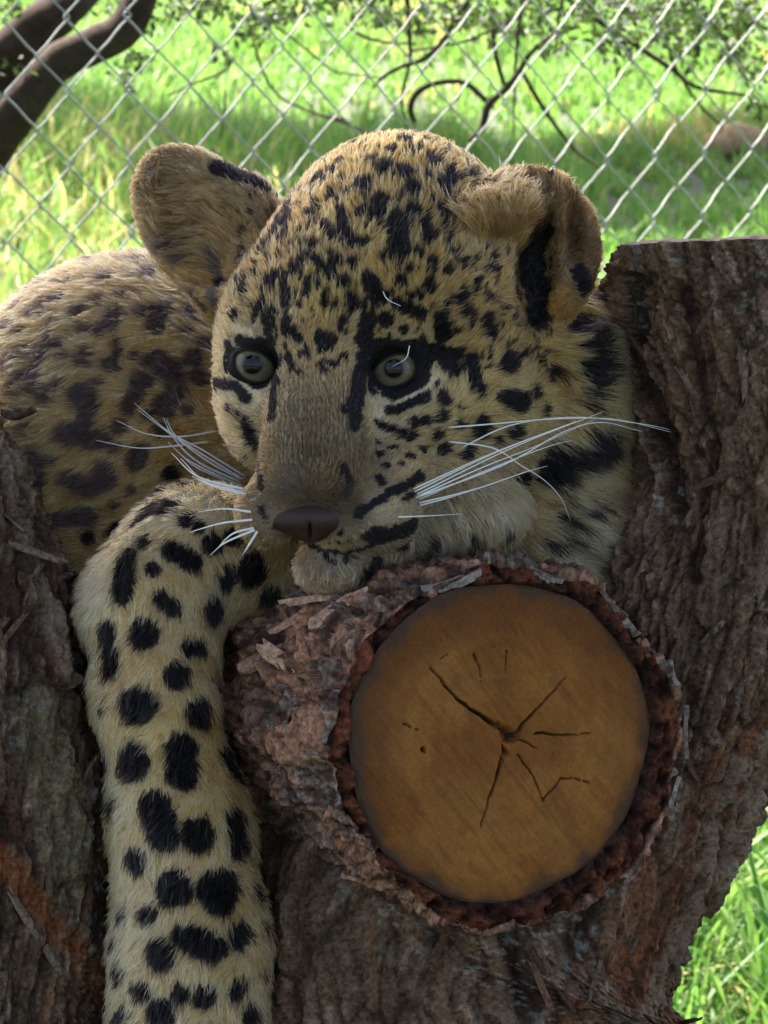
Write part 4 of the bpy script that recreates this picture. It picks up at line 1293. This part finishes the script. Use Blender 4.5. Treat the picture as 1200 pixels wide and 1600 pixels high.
DARK = np.array([0.010, 0.008, 0.009])
GREYB = np.array([0.085, 0.062, 0.056])
def coat(P, soft, rnd):
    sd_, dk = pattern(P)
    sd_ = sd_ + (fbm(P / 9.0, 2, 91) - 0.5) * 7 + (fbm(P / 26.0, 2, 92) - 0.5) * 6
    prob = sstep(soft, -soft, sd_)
    b = base_col(P) * (0.80 + 0.42 * fbm(P / 30, 3, 93))[:, None]
    hm = (P[:, 1] > 215) & (P[:, 2] > -130) & (P[:, 0] > -235) & (P[:, 0] < 260)
    fleck = sstep(0.60, 0.66, fbm(P / np.array([7.0, 13.0, 10.0]), 2, 95)) * hm * 0.8
    prob = np.maximum(prob, fleck)
    for (c_, ex, ey, rx, rt, rb_, gz, zs) in EYES:
        e = np.linalg.norm((P - Q(ex, ey, zs)) / np.array([rx + 7, 37.0, 70.0]), axis=1)
        prob = np.where(e < 1.0, 1.0, prob)
    fe = np.linalg.norm((P - Q(772, 338, 140)) / np.array([78.0, 50.0, 110.0]), axis=1)
    prob = prob * sstep(0.7, 1.0, fe)
    isd = rnd < prob
    dcol = mix(GREYB, DARK, np.clip((dk - 0.6) / 0.4, 0, 1)[:, None])
    dcol = np.where((dk < 0)[:, None], np.array([0.52, 0.40, 0.25]), dcol)
    return b, isd, dcol

# nose leather (its own mesh) keeps hair off
NOSE = []
def nell(px, py, z, r, k=14, cut=False, rot=None):
    NOSE.append(('e', 'nose', k, Q(px, py, z), np.array(r, float), np.eye(3) if rot is None else rot, cut))
nell(484, 811, 244, (68, 25, 34))
nell(485, 832, 238, (26, 15, 26), 12)
nell(425, 796, 236, (24, 26, 30), 12)
nell(541, 796, 236, (26, 26, 30), 12)
NOSE.append(('c', 'nose', 5, Q(420, 800, 268), Q(440, 818, 284), 6.0, 8.0, True))
NOSE.append(('c', 'nose', 5, Q(548, 798, 268), Q(528, 818, 284), 6.0, 8.0, True))
nell(484, 838, 280, (3, 22, 30), 5, True)

cub_w = q2w(Q(430, 1000, -250))
cub = empty('leopard_cub', cub_w)
tag(cub, 'spotted tan leopard cub resting its chin on the log, one foreleg hanging down', 'leopard cub')

cid = rng.random(len(BV))
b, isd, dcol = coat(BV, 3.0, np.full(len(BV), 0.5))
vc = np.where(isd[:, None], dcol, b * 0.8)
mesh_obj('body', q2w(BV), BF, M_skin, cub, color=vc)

# ---- fur strands
NOSE3 = Q(485, 800, 270)
LEN = dict(head=21, brow=13, cheek=23, bridge=12, pad=12, chin=24, throat=48, ruff=66, neck=60, body=34, leg=30, paw=26, ear_left=15, ear_right=15)
STAND = dict(head=0.33, brow=0.25, cheek=0.30, bridge=0.35, pad=0.38, chin=0.5, throat=0.45, ruff=0.42, neck=0.4, body=0.40, leg=0.42, paw=0.4, ear_left=0.45, ear_right=0.45)
FLOW = dict(neck=(0.7, -0.5, -0.3), body=(-0.92, -0.30, -0.1), leg=(-0.25, -0.95, 0.0), paw=(0, -0.9, 0.4), ruff=(0.85, -0.38, -0.15), throat=(0.35, -0.9, 0.0), chin=(0.15, -0.95, 0.1))

def make_fur(name, n_total, seed, select=None, length=None, width=0.62, tone=1.0):
    r_ = np.random.default_rng(seed)
    cen = BV[tris].mean(1)
    nz = nrm(fn)
    facing = np.einsum('ij,ij->i', nz, nrm(np.array([0, 0, D0 / U]) - cen))
    w = area * np.where(facing > -0.35, 1.0, 0.25)
    px = cen[:, 0] / ((D0 - cen[:, 2] * U) / D0) + 600
    w = w * np.where((px < -60) | (cen[:, 1] < -860), 0.3, 1.0)
    rg_c = region(cen)
    face_r = [REG.index(x) for x in ('head', 'cheek', 'pad', 'chin', 'ear_left', 'ear_right', 'brow', 'bridge') if x in REG]
    w = w * np.where(np.isin(rg_c, face_r), 1.9, 1.0)
    w = w * np.where(rg_c == REG.index('bridge'), 1.6, 1.0)
    w = w * np.where(cen[:, 2] < -520, 0.5, 1.0)
    if select is not None:
        w = w * select(cen, rg_c)
    pick = r_.choice(len(tris), n_total, p=w / w.sum())
    a, b_ = r_.random(n_total), r_.random(n_total)
    fl = a + b_ > 1
    a, b_ = np.where(fl, 1 - a, a), np.where(fl, 1 - b_, b_)
    T = tris[pick]
    wa, wb, wc = (1 - a - b_)[:, None], a[:, None], b_[:, None]
    P = BV[T[:, 0]] * wa + BV[T[:, 1]] * wb + BV[T[:, 2]] * wc
    N = nrm(VN[T[:, 0]] * wa + VN[T[:, 1]] * wb + VN[T[:, 2]] * wc)
    keep = np.ones(n_total, bool)
    for (c, ex, ey, rx, rt, rb_, gz, zs) in EYES:
        e = (P - Q(ex, ey, zs)) / np.array([rx + 2, 33.0, 60.0])
        keep &= np.linalg.norm(e, axis=1) > 1.0
    nd = field_at(P, NOSE)
    keep &= nd > 1.5
    P, N = P[keep], N[keep]
    nd = nd[keep]
    k = len(P)
    rid = region(P)
    flow = nrm(P - NOSE3)
    for nm, dr in FLOW.items():
        if nm in REG:
            flow = np.where((rid == REG.index(nm))[:, None], nrm(np.array(dr)), flow)
    # left ear hair sweeps out along the ear, right ear hair fans from its front edge
    if 'ear_left' in REG:
        flow = np.where((rid == REG.index('ear_left'))[:, None], nrm(np.array([-0.80, 0.42, 0.0]) + (P - Q(330, 360, 0)) / 400), flow)
        flow = np.where((rid == REG.index('ear_right'))[:, None], nrm(np.array([0.35, 0.25, 0.0]) + (P - Q(810, 420, 0)) / 130), flow)
    wav = np.stack([fbm(P / 45, 2, 101 + i) - 0.5 for i in range(3)], 1) * 2.2 + np.stack([fbm(P / 14, 2, 105 + i) - 0.5 for i in range(3)], 1) * 1.1
    flow = flow + wav
    flow = nrm(flow - N * np.einsum('ij,ij->i', flow, N)[:, None])
    L = np.array([LEN[x] for x in REG], float)[rid]
    ST = np.array([STAND[x] for x in REG], float)[rid]
    # short hair on bridge and round eyes and lips, longer away from the face
    L = np.minimum(L, 7 + np.maximum(nd, 0) * 0.22)
    for (c, ex, ey, rx, rt, rb_, gz, zs) in EYES:
        d = np.linalg.norm(P - Q(ex, ey, zs), axis=1)
        L = np.minimum(L, 7 + np.maximum(d - 42, 0) * 0.28)
    if length is not None:
        L = np.broadcast_to(length, L.shape).copy()
    L = L * (0.62 + 0.6 * r_.random(k)) * (0.8 + 0.45 * fbm(P / 40, 2, 111))
    stand = np.clip(ST + r_.normal(0, 0.10, k), 0.08, 0.85)
    d0 = nrm(N * (stand + 0.25)[:, None] + flow * (1 - stand)[:, None] + r_.normal(0, 0.17, (k, 3)))
    d1 = nrm(flow + N * (stand * 0.35)[:, None] + r_.normal(0, 0.26, (k, 3)))
    ts = np.linspace(0, 1, 5)
    pts = P[:, None] + L[:, None, None] * (ts[None, :, None] * d0[:, None] * (1 - 0.5 * ts[None, :, None]) + 0.5 * ts[None, :, None] ** 2 * d1[:, None])
    pts = pts - N[:, None] * 2.0
    # tufts: tips gather
    cs_ = np.clip(L * 0.42, 6.0, 19.0)[:, None]
    cs_ = np.exp2(np.round(np.log2(cs_) * 1.5) / 1.5)
    cell = np.floor((P + wav * 9 + r_.normal(0, 0.10, (k, 3)) * cs_) / cs_).astype(np.int64)
    key = (((cell[:, 0] + 2048) * 4096 + cell[:, 1] + 2048) * 4096 + cell[:, 2] + 2048) + (cs_[:, 0] * 16).astype(np.int64) * (1 << 38)
    _, inv = np.unique(key, return_inverse=True)
    inv = inv.ravel()
    ctone = np.exp(r_.normal(0, 0.22, inv.max() + 1))[inv]
    tip = pts[:, 4] - P
    cnt = np.bincount(inv)
    rootm = np.stack([np.bincount(inv, P[:, i]) / cnt for i in range(3)], 1)[inv]
    tipm = np.stack([np.bincount(inv, tip[:, i]) / cnt for i in range(3)], 1)[inv]
    pull = (rootm + tipm) - pts[:, 4]
    pts = pts + pull[:, None] * (ts ** 1.4)[None, :, None] * 0.62
    # colour: what the mark at the middle of the strand says
    dd_ = pts[:, 2] - P
    samp = P + dd_ - N * np.einsum('ij,ij->i', dd_, N)[:, None]
    soft = np.clip(L * 0.16, 1.6, 8.0)
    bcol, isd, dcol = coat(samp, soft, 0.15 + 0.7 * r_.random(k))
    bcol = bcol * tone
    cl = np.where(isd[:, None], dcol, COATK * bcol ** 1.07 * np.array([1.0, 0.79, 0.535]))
    jit = (np.exp(r_.normal(0, 0.20, k)) * ctone)[:, None]
    cl = cl * np.where(isd[:, None], 1.0, jit)
    # agouti: some dark tipped guard hairs among the pale ones, some pale ones among the dark
    gh = r_.random(k)
    cl = np.where(((gh < 0.07) & ~isd)[:, None], cl * 0.35, cl)
    cl = np.where(((gh > 0.985) & isd)[:, None], np.array([0.22, 0.17, 0.12]), cl)
    W = width * (0.75 + 0.5 * r_.random(k))
    W = np.where(L < 14, W * 0.8, W)
    hc = bpy.data.hair_curves.new(name)
    hc.add_curves([5] * k)
    base = origin_of(cub)
    wp = (q2w(pts.reshape(-1, 3)) - base).astype(np.float32)
    hc.points.foreach_set('position', wp.ravel())
    rad = (W[:, None] * np.array([0.9, 1.0, 0.9, 0.65, 0.18])[None] * U).astype(np.float32)
    if 'radius' not in hc.attributes:
        hc.attributes.new('radius', 'FLOAT', 'POINT')
    hc.attributes['radius'].data.foreach_set('value', rad.ravel())
    at_ = hc.attributes.new('col', 'FLOAT_COLOR', 'CURVE')
    c4 = np.ones((k, 4), np.float32); c4[:, :3] = np.clip(cl, 0.004, 0.95)
    at_.data.foreach_set('color', c4.ravel())
    hc.materials.append(M_fur)
    o = bpy.data.objects.new(name, hc)
    col.objects.link(o)
    o.parent = cub
    return o

make_fur('fur', N_FUR, 5)
ear_sel = lambda c, rg: np.isin(rg, [REG.index('ear_left'), REG.index('ear_right')]) * np.where(((np.linalg.norm((c - Q(300, 365, 0)) / np.array([62, 95, 130]), axis=1) < 1) | (np.linalg.norm((c - Q(772, 345, 90)) / np.array([78, 62, 140]), axis=1) < 1)), 1.0, 0.0) + 1e-9
make_fur('ear_hair', 2600, 6, ear_sel, 44.0, 0.8, 1.1)
scene.cycles_curves.shape = 'RIBBONS'

# ---- nose
nlo = np.array([-230.0, -70, 190]); nhi = np.array([-20.0, 110, 345])
NV, NFc = surface_nets(NOSE, 2.5, nlo, nhi, 60)
used = np.unique(NFc); NFc = np.searchsorted(used, NFc); NV = smooth(NV[used], NFc, 2)
nt_ = fbm(NV / 12, 3, 121)
ncol = mix(np.array([0.026, 0.018, 0.013]), np.array([0.055, 0.038, 0.026]), nt_[:, None])
low = sstep(14, -20, NV[:, 1])
ncol = mix(ncol, np.array([0.040, 0.017, 0.013]), (low * 0.8)[:, None])
mesh_obj('nose', q2w(NV), NFc, M_nose, cub, color=ncol)

# ---- eyes
def eye_mat(name):
    m, n, l, bs = material(name)
    tc = n.new('ShaderNodeTexCoord')
    sx = n.new('ShaderNodeSeparateXYZ'); l.new(tc.outputs['Object'], sx.inputs[0])
    ln = n.new('ShaderNodeVectorMath'); ln.operation = 'LENGTH'
    cb = n.new('ShaderNodeCombineXYZ')
    l.new(sx.outputs[0], cb.inputs[0]); l.new(sx.outputs[1], cb.inputs[1]); l.new(cb.outputs[0], ln.inputs[0])
    sc_ = n.new('ShaderNodeMath'); sc_.operation = 'MULTIPLY'; sc_.inputs[1].default_value = 1 / (40 * U)
    l.new(ln.outputs['Value'], sc_.inputs[0])
    cr = n.new('ShaderNodeValToRGB')
    cr.color_ramp.interpolation = 'LINEAR'
    e = cr.color_ramp.elements
    e[0].position = 0.0; e[0].color = (0.004, 0.004, 0.004, 1)
    e[1].position = 1.0; e[1].color = (0.02, 0.015, 0.012, 1)
    for pos, c in ((0.33, (0.003, 0.003, 0.003, 1)), (0.38, (0.08, 0.066, 0.036, 1)), (0.48, (0.15, 0.125, 0.07, 1)), (0.70, (0.12, 0.10, 0.054, 1)), (0.80, (0.05, 0.043, 0.027, 1)), (0.87, (0.012, 0.010, 0.008, 1))):
        x = e.new(pos); x.color = c
    l.new(sc_.outputs[0], cr.inputs[0])
    nz = n.new('ShaderNodeTexNoise'); nz.inputs['Scale'].default_value = 900; nz.inputs['Detail'].default_value = 4
    l.new(tc.outputs['Object'], nz.inputs['Vector'])
    mr = n.new('ShaderNodeMapRange'); mr.inputs['To Min'].default_value = 0.6; mr.inputs['To Max'].default_value = 1.4
    l.new(nz.outputs['Fac'], mr.inputs[0])
    mx = n.new('ShaderNodeVectorMath'); mx.operation = 'SCALE'
    l.new(cr.outputs[0], mx.inputs[0]); l.new(mr.outputs[0], mx.inputs['Scale'])
    l.new(mx.outputs[0], bs.inputs['Base Color'])
    bs.inputs['Roughness'].default_value = 0.06
    bs.inputs['Specular IOR Level'].default_value = 0.25
    bs.inputs['Coat Weight'].default_value = 0.12
    bs.inputs['Coat Roughness'].default_value = 0.03
    return m
M_eye = eye_mat('eye')
for (c, ex, ey, rx, rt, rb_, gz, zs) in EYES:
    e = mesh_obj('eye', *(lambda: (None, None))() if False else (lambda th, ph: (
        np.stack([np.cos(th) * np.sin(ph), np.sin(th) * np.sin(ph), np.cos(ph) * (1 + 0.06 * np.clip(np.cos(ph), 0, 1) ** 6)], -1).reshape(-1, 3) * 40 * U, grid_faces(48, 30, True)))(
        *np.meshgrid(np.linspace(0, 2 * np.pi, 48, endpoint=False), np.linspace(0.001, np.pi - 0.001, 30), indexing='ij')), M_eye, None)
    e.parent = cub
    e.location = Vector(q2w(c) - cub_w)
    gw = nrm(gz[0] * RIGHT + gz[1] * UP - gz[2] * FWD)
    e.rotation_euler = Vector(gw).to_track_quat('Z', 'Y').to_euler()
    # lids: a shell of dark skin over the ball with an almond opening
    nl, na = 12, 64
    lid = []
    for i in range(nl):
        u = i / (nl - 1)
        for t in np.linspace(0, 2 * np.pi, na, endpoint=False):
            sn, cs = math.sin(t), math.cos(t)
            xx = cs * rx * (1 + 0.55 * u); yy = sn * abs(sn) ** 0.15 * (rt if sn > 0 else rb_) * (1 + 0.75 * u)
            sl = R(-24) if ex < 500 else R(22)
            xx, yy = xx * math.cos(sl) - yy * math.sin(sl), xx * math.sin(sl) + yy * math.cos(sl)
            rho = math.hypot(xx, yy)
            zz = math.sqrt(max(43.0 ** 2 - min(rho, 41.5) ** 2, 0)) - max(0, rho - 41.5) * 0.9
            lid.append(c + np.array([xx, yy, zz + 2.2 * math.sin(math.pi * min(u * 3.0, 1)) + (2.0 * max(sn, 0) if u < 0.4 else 0)]))
    lid = np.array(lid)
    uu_ = np.repeat(np.linspace(0, 1, nl), na)
    lc = mix(np.array([0.010, 0.008, 0.007]), np.array([0.02, 0.014, 0.010]), sstep(0.35, 0.9, uu_)[:, None])
    lo_ = mesh_obj('eyelid', q2w(lid), grid_faces_ring(nl, na), M_rim, cub, color=lc)
    lo_.parent = e
    lo_.matrix_parent_inverse = e.matrix_basis.inverted()

# ---- whiskers
WH = [[(648, 768), (780, 705), (925, 650)], [(652, 772), (800, 700), (943, 643)], [(650, 778), (790, 725), (880, 675), (940, 660), (1002, 674)], [(655, 780), (760, 735), (850, 700), (893, 688)], [(655, 786), (740, 765), (820, 738), (856, 728)],
      [(646, 764), (770, 708), (900, 658)], [(700, 668), (775, 662), (860, 655), (960, 655), (1048, 675)], [(720, 700), (800, 664), (900, 652), (1000, 662), (1046, 671)], [(700, 690), (770, 700), (815, 728), (850, 750), (876, 778), (892, 815)], [(622, 808), (670, 806), (722, 803)],
      [(655, 790), (700, 778), (770, 756), (822, 736)], [(652, 776), (750, 732), (840, 696), (930, 655)],
      [(384, 745), (320, 705), (265, 675), (210, 630)], [(382, 750), (310, 706), (274, 680), (260, 655)], [(384, 757), (310, 722), (272, 685), (255, 652)], [(382, 760), (310, 732), (272, 700)], [(384, 765), (310, 745), (268, 708)],
      [(380, 770), (320, 752), (282, 716)], [(384, 752), (330, 724), (282, 690), (215, 640)], [(345, 672), (285, 682), (230, 678), (182, 657)], [(330, 690), (270, 697), (215, 700), (150, 688)], [(392, 800), (350, 795), (310, 800)],
      [(394, 812), (345, 818), (295, 832)], [(396, 825), (362, 835), (335, 862)], [(398, 828), (352, 848), (328, 868)], [(598, 455), (606, 468), (626, 478)], [(640, 540), (634, 560), (612, 573)], [(402, 830), (385, 858), (378, 868)],
      [(384, 762), (330, 738), (290, 716), (262, 690)], [(385, 772), (340, 762), (300, 744)]]
for k, w in enumerate(WH):
    p0 = cast(*w[0])
    if p0 is None:
        continue
    z0 = p0[2] + 3
    zs_ = []
    m_ = len(w)
    for i, (px, py) in enumerate(w):
        h = cast(px, py)
        surf = (h[2] + 26) if h is not None else -1e3
        if z0 - surf > 260:
            surf = -1e3
        z = z0 + 34 * math.sin(math.pi * 0.5 * min(1, i)) - 28 * i if m_ > 2 else z0 + 6
        z = max(z, surf if i else -1e3)
        zs_.append(z)
    P3 = spline(np.array([Q(px, py, z) for (px, py), z in zip(w, zs_)]), 22)
    rr_ = np.linspace(1.35, 0.28, 22) * (1.0 if w[0][0] > 500 else 1.5)
    if k in (25, 26):
        rr_ = np.linspace(1.0, 0.4, 22)
    v, f = tube(P3, rr_, 6)
    mesh_obj('whisker', q2w(v), f, M_whisker, cub)
